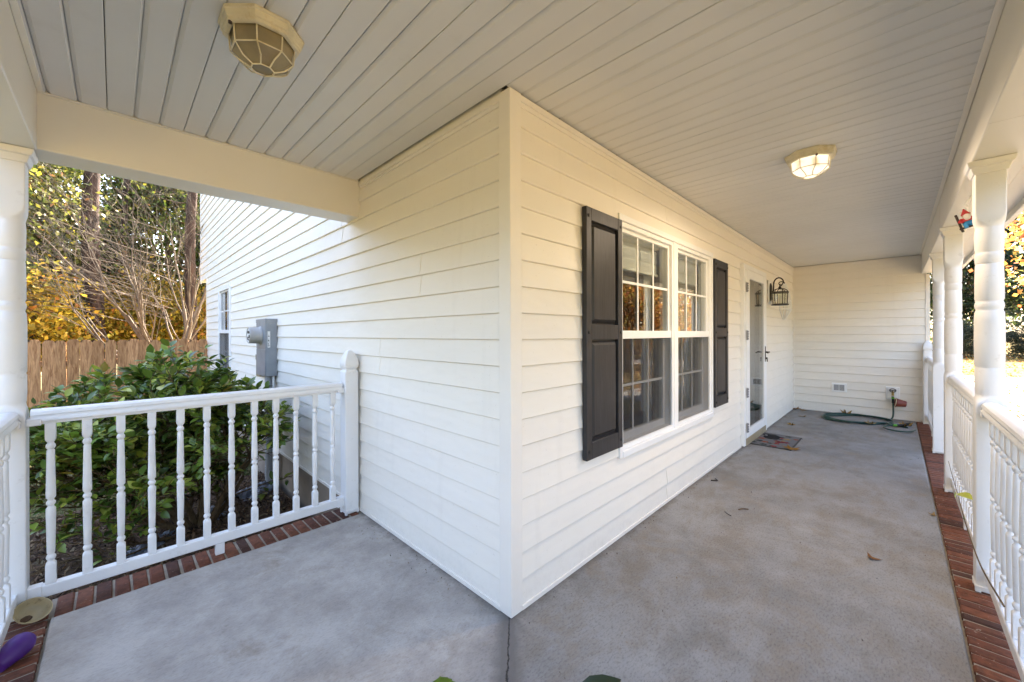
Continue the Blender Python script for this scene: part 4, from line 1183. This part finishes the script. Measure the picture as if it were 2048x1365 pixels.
def tree(name, label, base, h, cen, rad, nleaf, L, pal, tr=.15, K=45, sig=.45, group=None, barkm='twig_bark', mat='leaf_far', cat='tree', up=.3, shell=.5, ratio=.55):
    t_ = thing(name, label, cat, base, 0, group)
    P, cl = crown_points(nleaf, K, cen, rad, sig, shell)
    P[:, 2] = np.maximum(P[:, 2], .05)
    mb = MB()
    top = Vector((cen[0] * .8, cen[1] * .8, min(h, cen[2] + rad[2] * .7)))
    tp = [Vector((0, 0, -.15))]
    for i in range(1, 9):
        q = i / 8; tp.append(Vector((0, 0, 0)).lerp(top, q) + Vector((random.uniform(-1, 1), random.uniform(-1, 1), 0)) * tr * .8)
    mb.tube(tp, [tr * (1.25 if i == 0 else 1 - .85 * i / 8) for i in range(9)], 10, caps=False)
    for c_ in cl:
        q = random.uniform(.25, .8); k = min(7, int(q * 8)); s0 = tp[k].lerp(tp[k + 1], q * 8 - k)
        if s0.z > c_[2]: s0 = tp[max(1, k - 3)]
        limb(mb, s0, c_, tr * .28, tr * .05)
    obj('trunk', mb, barkm, t_, 60)
    link('crown', leafy_mesh('crown', P, L, pal, mat, up, ratio), None, t_)
    return t_

# ------------------------------------------------------------------ back yard: fence, shed, trees
FY = 8.36
fence = thing('wooden_fence', 'tall unpainted wooden plank fence behind the green bush', 'fence', (0, FY, GZ))
mb0 = [MB() for _ in range(3)]; fme = []
for q in mb0:
    wv = .0685; hh_ = 1.675
    q.prism([(-wv, 0), (wv, 0), (wv, hh_ - .035), (wv - .03, hh_), (-wv + .03, hh_), (-wv, hh_ - .035)], 'y', -.009, .009)
    q.v = [(x + random.uniform(-.002, .002), y + random.uniform(-.003, .003), z) for x, y, z in q.v]
    me = bpy.data.meshes.new('fence_board'); me.from_pydata(q.v, [], q.f); me.materials.append(M['fence_wood']); me.update(); fme.append(me)
x = -.08; k = 0
while x > -7.0:
    o = bpy.data.objects.new('fence_board', fme[k % 3]); COL.objects.link(o); o.parent = fence
    o.location = (x, random.uniform(-.004, .004), random.uniform(-.02, .012)); o.rotation_euler = (0, R(random.uniform(-.5, .5)), 0 if k % 2 else math.pi); x -= .1388 + random.choice((0, 0, 0, .001, .0035)); k += 1
for zz in (.35, 1.25):
    mb = MB(); mb.box(-7.1, .012, zz, .0, .05, zz + .09, .003); obj('fence_rail', mb, 'fence_wood', fence)
for xx in (-.05, -2.45, -4.85, -7.0):
    mb = MB(); mb.box(xx - .045, .051, -.1, xx + .045, .141, 1.6, .004); obj('fence_post', mb, 'fence_wood', fence)

sh = thing('garden_shed', 'small brown shed with a pitched roof beyond the wooden fence', 'shed', (-3.35, 12.9, GZ))
mb = MB(); mb.prism([(-.85, 0), (.85, 0), (.85, 1.55), (0, 1.86), (-.85, 1.55)], 'x', -.75, .62); obj('wall', mb, 'threshold_tan', sh)
mb = MB(); mb.prism([(-1.0, 1.50), (0, 1.885), (1.0, 1.50), (1.0, 1.56), (0, 1.95), (-1.0, 1.56)], 'x', -.9, .82); obj('roof', mb, 'roof_shingle', sh)

def pine(base, r, h, label, lean=0):
    t_ = thing('pine_tree', label, 'tree', base, 0, 'pine trunks beyond the fence')
    mb = MB(); pts = [(lean * z / h + .05 * math.sin(z), .04 * math.cos(z * .8), z) for z in np.linspace(-.2, h, 16)]
    mb.tube(pts, [r * (1.18 - .7 * i / 15) for i in range(16)], 14)
    P, cl = crown_points(5200, 30, (lean, 0, h * .86), (2.3, 2.3, 2.6), .42)
    for c_ in cl: limb(mb, (lean * .8, 0, max(h * .6, c_[2] - .8)), c_, .05, .012)
    for k in range(7):
        z = random.uniform(2.5, h * .6); a = random.uniform(0, 6.28); limb(mb, (lean * z / h, 0, z), (lean * z / h + .9 * math.cos(a), .9 * math.sin(a), z + random.uniform(-.2, .3)), .022, .006)
    obj('trunk', mb, 'pine_bark', t_, 60)
    link('crown', leafy_mesh('crown', P, .17, GREEN, up=.2, ratio=.16), None, t_)
pine((-1.70, 14.3, GZ), .185, 14, 'thick dark pine trunk beyond the fence, nearest the white column')
pine((-1.02, 16.8, GZ), .085, 12, 'thin dark trunk between the thick pine and the pale tree')
pine((.22, 13.6, GZ), .135, 13, 'dark trunk just behind the pale multi-stemmed tree', .3)

# crape myrtle: bare, many pale stems fanning out of one base
cm = thing('bare_myrtle_tree', 'bare pale multi-stemmed tree with fine twigs behind the fence', 'tree', (-.30, 10.4, GZ))
trunk = MB(); twig = MB()
def grow(p, d_, L, r, depth):
    p = Vector(p); d_ = Vector(d_).normalized(); seg = 5 if depth < 3 else 3
    pts = [p.copy()]; rad = [r]
    for i in range(seg):
        d_ = (d_ + Vector((random.uniform(-1, 1), random.uniform(-1, 1), random.uniform(-.6, .8))) * (.16 if depth < 3 else .24)).normalized()
        p = p + d_ * L / seg; pts.append(p.copy()); rad.append(r * (1 - (.35 if depth < 4 else .7) * (i + 1) / seg))
    (trunk if depth < 2 else twig).tube(pts, rad, 7 if depth < 2 else 4 if depth < 4 else 3, caps=False)
    if depth >= 5: return
    nb = (3, 3, 3, 3, 3)[depth]
    for k in range(nb):
        j = seg if k == 0 else random.randint(max(1, seg - 3), seg)
        sp_ = (.22, .32, .5, .7, .8)[depth]
        nd = (d_ + Vector((random.uniform(-1, 1) - .12, random.uniform(-1, 1), random.uniform(-.55, .75))) * sp_).normalized()
        grow(pts[j], nd, L * random.uniform(.55, .85), max(.0022, rad[j] * random.uniform(.42, .62)), depth + 1)
stems = [(-.42, -.1, 1.3, .055, 1.9), (-.22, .1, 1.5, .062, 2.2), (-.06, -.12, 1.6, .07, 2.3), (.06, .1, 1.6, .058, 2.3), (.2, -.1, 1.5, .052, 2.1), (.36, .12, 1.3, .042, 1.8), (-.66, .1, 1.05, .046, 1.7), (.12, -.2, 1.4, .04, 2.0), (-.3, -.2, 1.2, .04, 1.9)]
for k, (a, b, c_, r, L) in enumerate(stems):
    grow((a * .18, b * .2, .15), (a, b, c_), L, r, 0)
trunk.tube([(-.02, 0, -.15), (0, 0, .2), (.02, 0, .5)], [.2, .15, .09], 10, caps=False)
# long low side shoots sweeping left
for k in range(20):
    z = random.uniform(1.7, 4.2)
    grow((random.uniform(-.5, 0), random.uniform(-.2, .2), z), (-1, random.uniform(-.3, .3), random.uniform(.0, .6)), random.uniform(1.0, 1.8), .0085, 3)
obj('trunk', trunk, 'myrtle_bark', cm, 60)
o = obj('twigs', twig, 'myrtle_bark', cm); o['kind'] = 'stuff'

G1 = 'leafy trees beyond the fence'
tree('evergreen_tree', 'yellow-green broadleaf tree filling the gap next to the left column', (-4.0, 14.6, GZ), 8, (0, 0, 4.3), (2.5, 2.0, 3.9), 30000, .135, OLIVE, .14, 85, .42, G1, up=.25)
tree('evergreen_tree', 'dark evergreen tree directly behind the thick pine trunk', (-2.5, 18.0, GZ), 9, (0, 0, 4.6), (2.5, 2.0, 4.2), 31000, .15, GREEN, .16, 75, .45, G1)
tree('evergreen_tree', 'green broadleaf tree behind the bare multi-stemmed tree', (.1, 18.6, GZ), 9, (0, 0, 5.0), (2.5, 2.0, 4.3), 31000, .15, OLIVE, .15, 75, .45, G1)
tree('evergreen_tree', 'dark evergreen tree behind the rear corner of the house', (2.4, 16.4, GZ), 9, (0, 0, 4.6), (2.3, 2.0, 4.0), 24000, .15, GREEN, .15, 65, .45, G1)
tree('golden_tree', 'low golden autumn tree glowing left of the thick pine', (-3.0, 12.6, GZ), 3.6, (0, 0, 2.0), (1.3, 1.0, 1.3), 7000, .13, GOLD, .09, 40, .36, 'golden autumn trees beyond the fence')
tree('golden_tree', 'golden autumn tree right of the thick pine, low behind the fence', (-.9, 15.4, GZ), 3.8, (0, 0, 2.2), (1.7, 1.1, 1.3), 9000, .13, GOLD, .09, 40, .36, 'golden autumn trees beyond the fence')
tree('golden_tree', 'golden autumn tree beside the rear house corner, behind the fence', (.95, 14.6, GZ), 3.8, (0, 0, 2.2), (1.1, 1.0, 1.4), 6000, .13, GOLD, .09, 36, .36, 'golden autumn trees beyond the fence')

# ------------------------------------------------------------------ front yard: maple, conifers, far trees
mp = tree('maple_tree', 'orange autumn maple in the front yard at the right edge', (15.3, -7.55, GZ), 8, (0, 0, 4.2), (4.9, 4.9, 3.6), 46000, .125, MAPLE, .26, 95, .55, None, up=.35, ratio=.75, shell=.45)
tree('maple_tree', 'smaller orange maple beyond the near maple, toward the road', (27, -9.5, GZ), 7, (0, 0, 3.9), (3.4, 3.4, 3.2), 12000, .2, MAPLE, .18, 50, .5, None, ratio=.75)
GF = 'far trees across the front yard'
ft = tree('far_tree', 'tall dark tree far down the lawn between the two nearest columns', (50, -5.2, GZ), 15, (0, 0, 7.5), (4.2, 4.2, 6.5), 13000, .34, DARK, .32, 50, .9, GF)
copy_tree(ft, (58, -10.5, GZ), 1.4, 'tall dark tree far down the lawn, behind the orange maple', scale=1.1)
copy_tree(ft, (47, 1.5, GZ), 2.6, 'tall dark tree far down the lawn, nearest the end wall')
ft2 = tree('far_tree', 'broad olive tree across the front lawn, opposite the window', (24, -24, GZ), 12, (0, 0, 6), (4.5, 4.5, 5), 13000, .3, OLIVE, .3, 50, .8, GF)
copy_tree(ft2, (13, -27, GZ), 1.1, 'broad olive tree across the lawn, second from the road')
copy_tree(ft2, (33, -21, GZ), 2.2, 'broad olive tree across the lawn near the driveway')
copy_tree(ft2, (2, -26, GZ), 3.1, 'broad olive tree across the lawn behind the photographer')
copy_tree(ft2, (-10, -22, GZ), 4.1, 'broad olive tree at the corner of the front lawn')
for _i, (_x, _y, _s, _l) in enumerate(((-15, -12, .62, 'unseen olive tree added on the left to block sky light, nearest the street'), (-14, -5.5, .5, 'unseen olive tree added on the left to block sky light, second from the street'), (-14.5, .5, .55, 'unseen olive tree added on the left to block sky light, level with the porch'), (-13.5, 6.5, .5, 'unseen olive tree added on the left to block sky light, level with the wooden fence'), (-13, 12.5, .65, 'unseen olive tree added on the left to block sky light, beyond the wooden fence'))):
    copy_tree(ft2, (_x, _y, GZ), .9 * _i, _l, scale=_s)  # out-of-view trees, added to cut low sky light on the side wall
GC = 'grey-green conifers at the end of the lawn'
cf = tree('conifer_shrub', 'grey-green bushy conifer at the lawn edge, seen between two columns', (39.5, -4.6, GZ), 3.2, (0, 0, 1.5), (1.5, 1.5, 1.6), 8000, .2, GREYG, .08, 45, .28, GC, ratio=.22, cat='shrub')
copy_tree(cf, (40.5, -7.6, GZ), 1.9, 'grey-green bushy conifer at the lawn edge, right of the near column')
copy_tree(cf, (41, -1.6, GZ), 3.3, 'grey-green bushy conifer at the lawn edge, nearest the end wall', scale=1.15)
# low green shrub just beyond the near railing
tree('garden_shrub', 'small green shrub beyond the near railing on the right', (8.9, -2.95, GZ), .7, (0, 0, .30), (.5, .42, .32), 900, .075, GREEN, .015, 24, .09, None, barkm='bush_bark', mat='leaf_gloss', cat='shrub', up=.5)

# the wood beyond, too far to count
K = 520
ang = rng.uniform(0, 2 * math.pi, K); rad_ = rng.uniform(62, 95, K)
cl = np.stack([rad_ * np.cos(ang), rad_ * np.sin(ang), rng.uniform(1, 15, K)], 1)
idx = rng.integers(0, K, 52000)
P = cl[idx] + rng.normal(size=(52000, 3)) * np.array([2.6, 2.6, 1.8]); P[:, 2] = np.maximum(P[:, 2], GZ + .1)
o = link('distant_wood', leafy_mesh('distant_wood', P, .8, GREEN + [(.2, .12, .03, 2)]), None)
tag(o, 'distant mixed woodland all round the lots', 'woodland', kind='stuff')

# ------------------------------------------------------------------ lawn litter, grass, mulch
n = 9000
px_ = np.concatenate([rng.uniform(8, 45, n // 2), 8 + rng.gamma(2.0, 5, n // 2)]); py_ = rng.uniform(-14, -2, n)
P = np.stack([px_, py_, np.full(n, GZ + .075)], 1)
V, F, C_ = diamond_leaves(P, .11, [(.42, .22, .04, 3), (.40, .14, .03, 3), (.45, .33, .08, 3), (.25, .10, .03, 2)], .92, .8, .1)
tag(link('fallen_leaves', mesh_np('fallen_leaves', V, F, 4, C_, 'leaf_dry')), 'orange and yellow fallen leaves over the front lawn', 'fallen leaves', kind='stuff')
n = 26000
P = np.stack([rng.uniform(-4.8, .0, n), rng.uniform(1.8, 8.3, n), np.full(n, GZ - .02)], 1)
P = P[(P[:, 0] < -.55 - .4 * np.sin(P[:, 1] * 2)) | (P[:, 1] > 4.6)]
P = P[((P[:, 0] + .75) / .8) ** 2 + ((P[:, 1] - 3.1) / .95) ** 2 > 1]
n = len(P); d_ = rng.normal(size=(n, 3)) * .55; d_[:, 2] = 1; hgt = rng.uniform(.035, .10, (n, 1)); sw = rng.normal(size=(n, 3)) * .004
V = np.stack([P - sw, P + sw, P + d_ * hgt], 1).reshape(-1, 3)
C_ = np.repeat(pick(n, [(.13, .13, .05, 3), (.09, .11, .035, 3), (.24, .20, .10, 3), (.05, .07, .025, 1)]), 3, 0)
tag(link('grass', mesh_np('grass', V, np.arange(3 * n), 3, C_, 'leaf_dry')), 'short patchy grass in the shaded side yard', 'grass', kind='stuff')
# mulch bed by the porch: mound + chips
mb = MB(); gx = np.linspace(-2.1, -.02, 26); gy = np.linspace(1.735, 4.7, 34)
def mz(x, y):
    e = min(1, (x + 2.1) / .35, (4.7 - y) / .4)
    return GZ - .07 + .13 * max(0, e) + .018 * math.sin(x * 9) * math.sin(y * 8) + (random.uniform(0, .012) if e > 0 else 0)
mb.add([(x, y, mz(x, y)) for y in gy for x in gx], [(j * 26 + i, j * 26 + i + 1, (j + 1) * 26 + i + 1, (j + 1) * 26 + i) for j in range(33) for i in range(25)])
tag(obj('mulch_bed', mb, 'mulch', None, 180), kind='structure')
n = 6500
P = np.stack([rng.uniform(-1.85, -.04, n), rng.uniform(1.74, 4.3, n), np.full(n, 0.0)], 1); P[:, 2] = [mz(a, b) + .008 for a, b in P[:, :2]]
V, F, C_ = diamond_leaves(P, .055, [(.12, .07, .04, 4), (.20, .13, .08, 3), (.06, .04, .03, 3), (.30, .22, .14, 1.2)], .7, .32, .1)
tag(link('mulch_chips', mesh_np('mulch_chips', V, F, 4, C_, 'leaf_dry')), 'brown bark mulch and dead leaves under the bush', 'mulch', kind='stuff')
# crumpled landscape fabric
def fabric(cx_, cy_, wx, wy, rz, label, amp):
    mb = MB(); n1, n2 = 20, 14; ph = [random.uniform(0, 6) for _ in range(6)]; vv = []
    for j in range(n2 + 1):
        for i in range(n1 + 1):
            u_, v_ = i / n1 - .5, j / n2 - .5
            edge = 1 - .45 * (2 * abs(u_)) ** 3 * random.uniform(.4, 1)
            uu, vw = u_ + .12 * math.sin(v_ * 7 + ph[3]) + .05 * math.sin(v_ * 19 + ph[4]), v_ + .14 * math.sin(u_ * 6 + ph[5]); z = amp * (abs(math.sin(uu * 6 + vw * 4 + ph[0])) ** .6 + .6 * abs(math.sin(vw * 8 - uu * 5 + ph[1])) + .25 * abs(math.sin(uu * 29 + vw * 13 + ph[2]))) * (1 - .6 * abs(2 * v_) ** 2) + random.uniform(-.006, .012) - .02
            vv.append((u_ * wx * edge + random.uniform(-.012, .012), v_ * wy * edge + random.uniform(-.012, .012), z))
    mb.add(vv, [(j * (n1 + 1) + i, j * (n1 + 1) + i + 1, (j + 1) * (n1 + 1) + i + 1, (j + 1) * (n1 + 1) + i) for j in range(n2) for i in range(n1)])
    o = obj('landscape_fabric', mb, 'fabric_sheet'); o.location = (cx_, cy_, GZ + .055); o.rotation_euler = (0, 0, rz)
    o.modifiers.new('thickness', 'SOLIDIFY').thickness = .002
    tag(o, label, 'landscape fabric', 'crumpled grey-blue weed fabric in the mulch')
fabric(-.25, 3.62, .50, .34, .5, 'crumpled grey-blue weed fabric nearest the house wall', .05)
fabric(-.62, 3.32, .42, .26, .9, 'crumpled grey-blue weed fabric behind the bush stems', .045)
fabric(-1.10, 2.98, .50, .22, .75, 'crumpled dark fabric lying in front of the bush, left', .04)

BSEED = 12
# ------------------------------------------------------------------ camellia bush with modelled leaves
bush = thing('camellia_bush', 'large glossy green broadleaf bush behind the left railing', 'bush', (-.76, 3.12, GZ + .03))
random.seed(BSEED); rng = np.random.default_rng(5)
stem = MB(); tw = MB(); tips = []
def bgrow(p, d_, L, r, depth):
    p = Vector(p); d_ = Vector(d_).normalized(); pts = [p.copy()]; rad = [r]; seg = 4
    for i in range(seg):
        d_ = (d_ + Vector((random.uniform(-1, 1), random.uniform(-1, 1), random.uniform(-.5, .6))) * .2).normalized()
        p = p + d_ * L / seg
        pts.append(p.copy()); rad.append(r * (1 - .4 * (i + 1) / seg))
    if depth >= 2 and (p.x > .66 or p.z > 1.68 - .95 * max(0, p.x) + .5 * min(0, p.x + .1) or p.z < .1): return
    (stem if depth < 2 else tw).tube(pts, rad, 7 if depth < 2 else 4, caps=False)
    if depth >= 3:
        for q in range(1, seg + 1): tips.append((pts[q], d_.copy(), q / seg))
    if depth >= 4: return
    for k in range((4, 4, 4, 3)[depth]):
        j = seg if k == 0 else random.randint(1, seg)
        nd = (d_ + Vector((random.uniform(-1, 1), random.uniform(-1, 1), random.uniform(-.6, .55))) * (.7, .85, .95, .9)[depth]).normalized()
        grow_to = pts[j]
        bgrow(grow_to, nd, L * random.uniform(.55, .8), max(.0028, rad[j] * .62), depth + 1)
for (a, b, c_, L, r) in ((-.55, -.05, .9, .62, .030), (.05, -.15, 1, .76, .036), (.35, -.25, .95, .64, .028), (-.15, .4, .9, .7, .028), (-.9, .0, .55, .6, .022), (.6, .1, .7, .45, .022), (-.75, -.35, .25, .55, .016), (.1, .5, .8, .5, .02), (-.95, -.1, 1.0, .66, .022), (-.6, .25, 1.15, .72, .022), (-1.1, .2, .8, .7, .02)):
    bgrow((a * .08, b * .08, 0), (a, b, c_), L, r, 0)
cenb = Vector((-.12, .06, .90)); radb = Vector((1.0, .82, .98))
pos, dirs = [], []
for p, d_, q in tips:
    e = Vector(((p.x - cenb.x) / radb.x, (p.y - cenb.y) / radb.y, (p.z - cenb.z) / radb.z))
    if p.z > 1.72 - .95 * max(0, p.x) + .5 * min(0, p.x + .1): continue
    if e.length > 1.05 or p.x > .70 or p.z < .08 or (p.y < -1.2): continue
    if random.random() < (.06 if p.z > 1.15 else .28 if p.z > .8 else .74 if p.x < .05 else .85): continue
    for k in range(random.choice((1, 2, 2, 3))):
        a = Vector((random.uniform(-1, 1), random.uniform(-1, 1), random.uniform(-.4, .6)))
        dd = (d_ * .7 + a).normalized(); dd.z -= .12
        pos.append(p + dd * .012); dirs.append(dd.normalized())
print('bush leaves', len(pos))
obj('stem', stem, 'bush_bark', bush, 60)
obj('twigs', tw, 'bush_bark', bush)['kind'] = 'stuff'
# one leaf: x along, y across, midrib fold and drooping tip
prof = [(0, .0), (.10, .12), (.30, .235), (.52, .255), (.74, .18), (.90, .075), (1.0, .0)]
LV = [(0, 0, 0)]; LF = []
for x, wv in prof[1:-1]: LV += [(x, wv, .07 * wv / .25 - .22 * x * x + .10 * x), (x, 0, -.22 * x * x + .10 * x), (x, -wv, .07 * wv / .25 - .22 * x * x + .10 * x)]
LV.append((1.0, 0, -.13)); m_ = len(LV) - 1
LF += [(0, 2, 1), (0, 3, 2)]
for i in range(len(prof) - 3):
    a = 1 + 3 * i; b = a + 3
    LF += [(a, a + 1, b + 1), (a, b + 1, b), (a + 1, a + 2, b + 2), (a + 1, b + 2, b + 1)]
a = 1 + 3 * (len(prof) - 3)
LF += [(a, a + 1, m_), (a + 1, a + 2, m_)]
LV = np.array(LV); LF = np.array(LF)
BUSH = [(.085, .15, .024, 4), (.135, .21, .03, 4), (.22, .29, .04, 3), (.05, .09, .02, 1.8), (.34, .38, .06, 2.2), (.26, .20, .03, .5)]
P = np.array([tuple(p) for p in pos]); D_ = np.array([tuple(p) for p in dirs]); n = len(P)
nn = rng.normal(size=(n, 3)) * .35; nn[:, 2] += 1
nn -= D_ * (nn * D_).sum(1)[:, None]; nn /= np.linalg.norm(nn, axis=1)[:, None]
bb = np.cross(nn, D_); Ls = rng.uniform(.045, .105, n); cols = pick(n, BUSH, .3)
camp = np.array([-1.29, -1.277, 1.305]) - np.array(bush.location)
order = np.argsort(((P - camp) ** 2).sum(1))
near = set(order[:300].tolist())
far_i = np.array([i for i in range(n) if i not in near])
V = P[far_i][:, None, :] + Ls[far_i][:, None, None] * (LV[None, :, 0:1] * D_[far_i][:, None, :] + LV[None, :, 1:2] * bb[far_i][:, None, :] + LV[None, :, 2:3] * nn[far_i][:, None, :])
F = (LF[None] + (np.arange(len(far_i)) * len(LV))[:, None, None]).reshape(-1)
o = link('foliage', mesh_np('foliage', V.reshape(-1, 3), F, 3, np.repeat(cols[far_i], len(LV), 0), 'leaf_gloss', True), None, bush); o['kind'] = 'stuff'
lms = [mesh_np('leaf', LV, LF.reshape(-1), 3, np.tile(pick(1, BUSH, .3), (len(LV), 1)), 'leaf_gloss', True) for _ in range(14)]
for i in order[:300]:
    o = bpy.data.objects.new('leaf', lms[i % 14]); COL.objects.link(o); o.parent = bush
    l_ = Ls[i]; d_, b2, n2, p = D_[i] * l_, bb[i] * l_, nn[i] * l_, P[i]
    o.matrix_local = Matrix(((d_[0], b2[0], n2[0], p[0]), (d_[1], b2[1], n2[1], p[1]), (d_[2], b2[2], n2[2], p[2]), (0, 0, 0, 1)))

# ------------------------------------------------------------------ vine on the right railing
vn = thing('vine_stem', 'thin trailing vine stem with two leaves across the right railing', 'vine', (0, 0, 0))
vp = spline([(.80, -1.535, .385), (1.2, -1.525, .345), (1.66, -1.528, .332), (2.0, -1.535, .335), (2.28, -1.54, .340), (2.6, -1.54, .372), (2.82, -1.54, .40)], 6)
mb = MB(); mb.tube(vp, [.0028 - .0016 * i / len(vp) for i in range(len(vp))], 6); obj('stem', mb, 'bush_bark', vn, 60)
def one_leaf(parent, p, d_, up, L, me):
    d_ = Vector(d_).normalized(); up = Vector(up); up = (up - d_ * up.dot(d_)).normalized(); b2 = up.cross(d_)
    o = bpy.data.objects.new('leaf', me); COL.objects.link(o); o.parent = parent
    o.matrix_local = Matrix(((d_.x * L, b2.x * L, up.x * L, p[0]), (d_.y * L, b2.y * L, up.y * L, p[1]), (d_.z * L, b2.z * L, up.z * L, p[2]), (0, 0, 0, 1))); return o
one_leaf(vn, (2.25, -1.54, .34), (-.55, -.25, .10), (0, .4, 1), .11, lms[1])
one_leaf(vn, (2.30, -1.54, .34), (.2, .15, -.9), (.2, 1, .3), .05, lms[3])
one_leaf(vn, (1.8, -1.533, .333), (-.3, .2, .6), (.2, 1, .3), .03, lms[5])

# ------------------------------------------------------------------ potted plant right below the camera (only leaf tips reach the frame)
pp = thing('potted_plant', 'potted plant below the camera, its leaf tips at the bottom edge', 'plant', (-.93, -.93, 0))
mb = MB(); mb.lathe([(0, .10), (.02, .105), (.24, .135), (.245, .145), (.275, .147), (.275, .132), (.25, .130), (.245, .05)], 28); obj('pot', mb, 'terracotta', pp, 40)
mb = MB(); mb.lathe([(.235, .129), (.25, .127), (.255, .06)], 20); obj('soil', mb, 'soil', pp)
serr = MB()
rim = []
for k in range(25):
    q = k / 24; a = math.pi * q
    rim.append((.5 - .5 * math.cos(a), .36 * math.sin(a) ** .8 * (1 + (.09 if k % 2 else -.06)), .03))
vv = rim + [(x, -y, z) for x, y, z in rim] + [(x, 0, -.02) for x, y, z in rim]
fs = [(k, k + 1, 50 + k + 1, 50 + k) for k in range(24)] + [(25 + k, 50 + k, 50 + k + 1, 25 + k + 1) for k in range(24)]
def colmesh(name, vv, fs, c_):
    me = bpy.data.meshes.new(name); me.from_pydata(vv, [], fs); ca = me.color_attributes.new('Col', 'FLOAT_COLOR', 'POINT')
    ca.data.foreach_set('color', np.tile(np.array([*c_, 1], np.float32), len(vv))); me.materials.append(M['leaf_gloss']); me.update(); return me
sl1 = colmesh('leaf', vv, fs, (.09, .15, .02)); sl2 = colmesh('leaf', vv, fs, (.035, .055, .03))
dleaf = mesh_np('leaf', LV, LF.reshape(-1), 3, np.tile(np.array([[.03, .042, .02]]), (len(LV), 1)), 'leaf_gloss', True)
mb = MB(); base = Vector((-.93, -.93, 0))
targets = [((-.999, -.86, .866), (-.2, .15, 1), sl1, .055), ((-.838, -1.024, .866), (.62, -.45, .42), dleaf, .070)]
for k in range(9):
    a = k * .7 + .3; targets.append(((-.93 + .10 * math.cos(a), -.93 + .10 * math.sin(a), random.uniform(.45, .70)), (math.cos(a), math.sin(a), .3), sl1 if k % 3 else sl2, .09))
for (tp_, dr, me, L) in targets:
    d_ = Vector(dr).normalized(); root = Vector(tp_) - base - d_ * L
    mb.tube(spline([(0, 0, .24), (root.x * .4, root.y * .4, .24 + (root.z - .24) * .55), tuple(root)], 4), [.004] * 9, 5)
    one_leaf(pp, tuple(root), d_, (-.2, -.3, 1) if abs(d_.z) < .8 else (-.7, -.7, .2), L, me)
obj('stem', mb, 'bush_bark', pp, 60)

# ------------------------------------------------------------------ dry leaves and twigs on the porch floor
def star_leaf(c_, lobes=5, L=.05, curl=.25):
    vv = [(0, 0, .004)]; n_ = lobes * 4
    for k in range(n_):
        a = 2 * math.pi * k / n_; r_ = L * (1.0 if k % 4 == 0 else .42 if k % 4 == 2 else .62) * random.uniform(.85, 1.1)
        vv.append((r_ * math.cos(a), r_ * math.sin(a), .003 + curl * r_ * (k % 4 == 0) * random.uniform(.2, 1)))
    return colmesh('dry_leaf', vv, [(0, 1 + k, 1 + (k + 1) % n_) for k in range(n_)], c_)
def floor_leaf(x, y, z, c_, L, label, lobes=5, curl=.25):
    o = link('dry_leaf', star_leaf(c_, lobes, L, curl)); o.data.materials.clear(); o.data.materials.append(M['leaf_dry'])
    o.location = (x, y, z); o.rotation_euler = (random.uniform(-.1, .1), random.uniform(-.1, .1), random.uniform(0, 6)); o.modifiers.new('thickness', 'SOLIDIFY').thickness = .0008
    tag(o, label, 'leaf', 'dry leaves on the porch floor')
floor_leaf(1.77, -1.179, .004, (.22, .10, .04), .035, 'small curled brown leaf on the concrete nearest the brick edging', 3, .6)
floor_leaf(4.02, -.44, .009, (.30, .15, .035), .10, 'large brown star-shaped leaf on the front edge of the doormat', 5, .25)
floor_leaf(5.42, -.22, .006, (.42, .24, .06), .06, 'tan leaf on the concrete just past the doormat', 4, .7)
floor_leaf(6.2, -.24, .005, (.36, .25, .13), .06, 'pale dry leaf on the concrete nearest the end wall', 4, .3)
floor_leaf(6.86, -.06, .006, (.30, .15, .05), .08, 'brown leaf in the corner where the two walls meet', 5, .6)
floor_leaf(6.80, -.17, .006, (.34, .20, .07), .06, 'brown leaf next to the one in the wall corner', 4, .6)
floor_leaf(6.82, -.72, .03, (.36, .22, .08), .09, 'curled brown leaf caught in the hose coil against the wall', 5, .9)
floor_leaf(6.18, -1.02, .025, (.38, .24, .08), .07, 'tan leaf lying inside the hose coil', 4, .8)
floor_leaf(6.30, -1.38, .03, (.36, .22, .06), .08, 'tan leaf beside the hose nozzle', 5, .8)
floor_leaf(2.79, -1.465, .004, (.32, .20, .08), .03, 'tiny tan leaf at the slab edge beside the bricks', 3, .8)
n = 420
gx_ = np.concatenate([rng.uniform(-1.45, 6.8, 200), rng.uniform(.1, 6.8, 140), rng.uniform(-.16, -.03, 80)])
gy_ = np.concatenate([rng.uniform(-1.45, -.05, 200), -.03 - np.abs(rng.normal(size=140)) * .03, rng.uniform(.1, 1.45, 80)])
P = np.stack([gx_, gy_, np.full(n, .0035)], 1)
V, F, C_ = diamond_leaves(P, .011, [(.10, .07, .045, 3), (.20, .13, .06, 2), (.05, .04, .03, 3), (.30, .24, .16, 1)], .8, .4, .1)
tag(link('floor_grit', mesh_np('floor_grit', V, F, 4, C_, 'leaf_dry')), 'fine grit and leaf crumbs scattered over the concrete', 'grit', kind='stuff')
def twig_(pts, r, m, label):
    mb = MB(); mb.tube(spline(pts, 4), r, 5); tag(obj('twig', mb, m, None, 60), label, 'twig', 'twigs on the porch floor')
twig_([(1.93, -.45, .005), (1.965, -.466, .005), (1.985, -.50, .005)], .0045, 'twig_bark', 'short grey-brown twig on the concrete, the thicker one')
twig_([(2.40, -.11, .005), (2.43, -.155, .006), (2.47, -.125, .005)], .005, 'bronze_dark', 'black V-shaped twig on the concrete near the wall')
twig_([(1.83, -.385, .004), (1.80, -.41, .004), (1.785, -.44, .004)], .0022, 'bronze_dark', 'thin dark curved twig on the concrete')
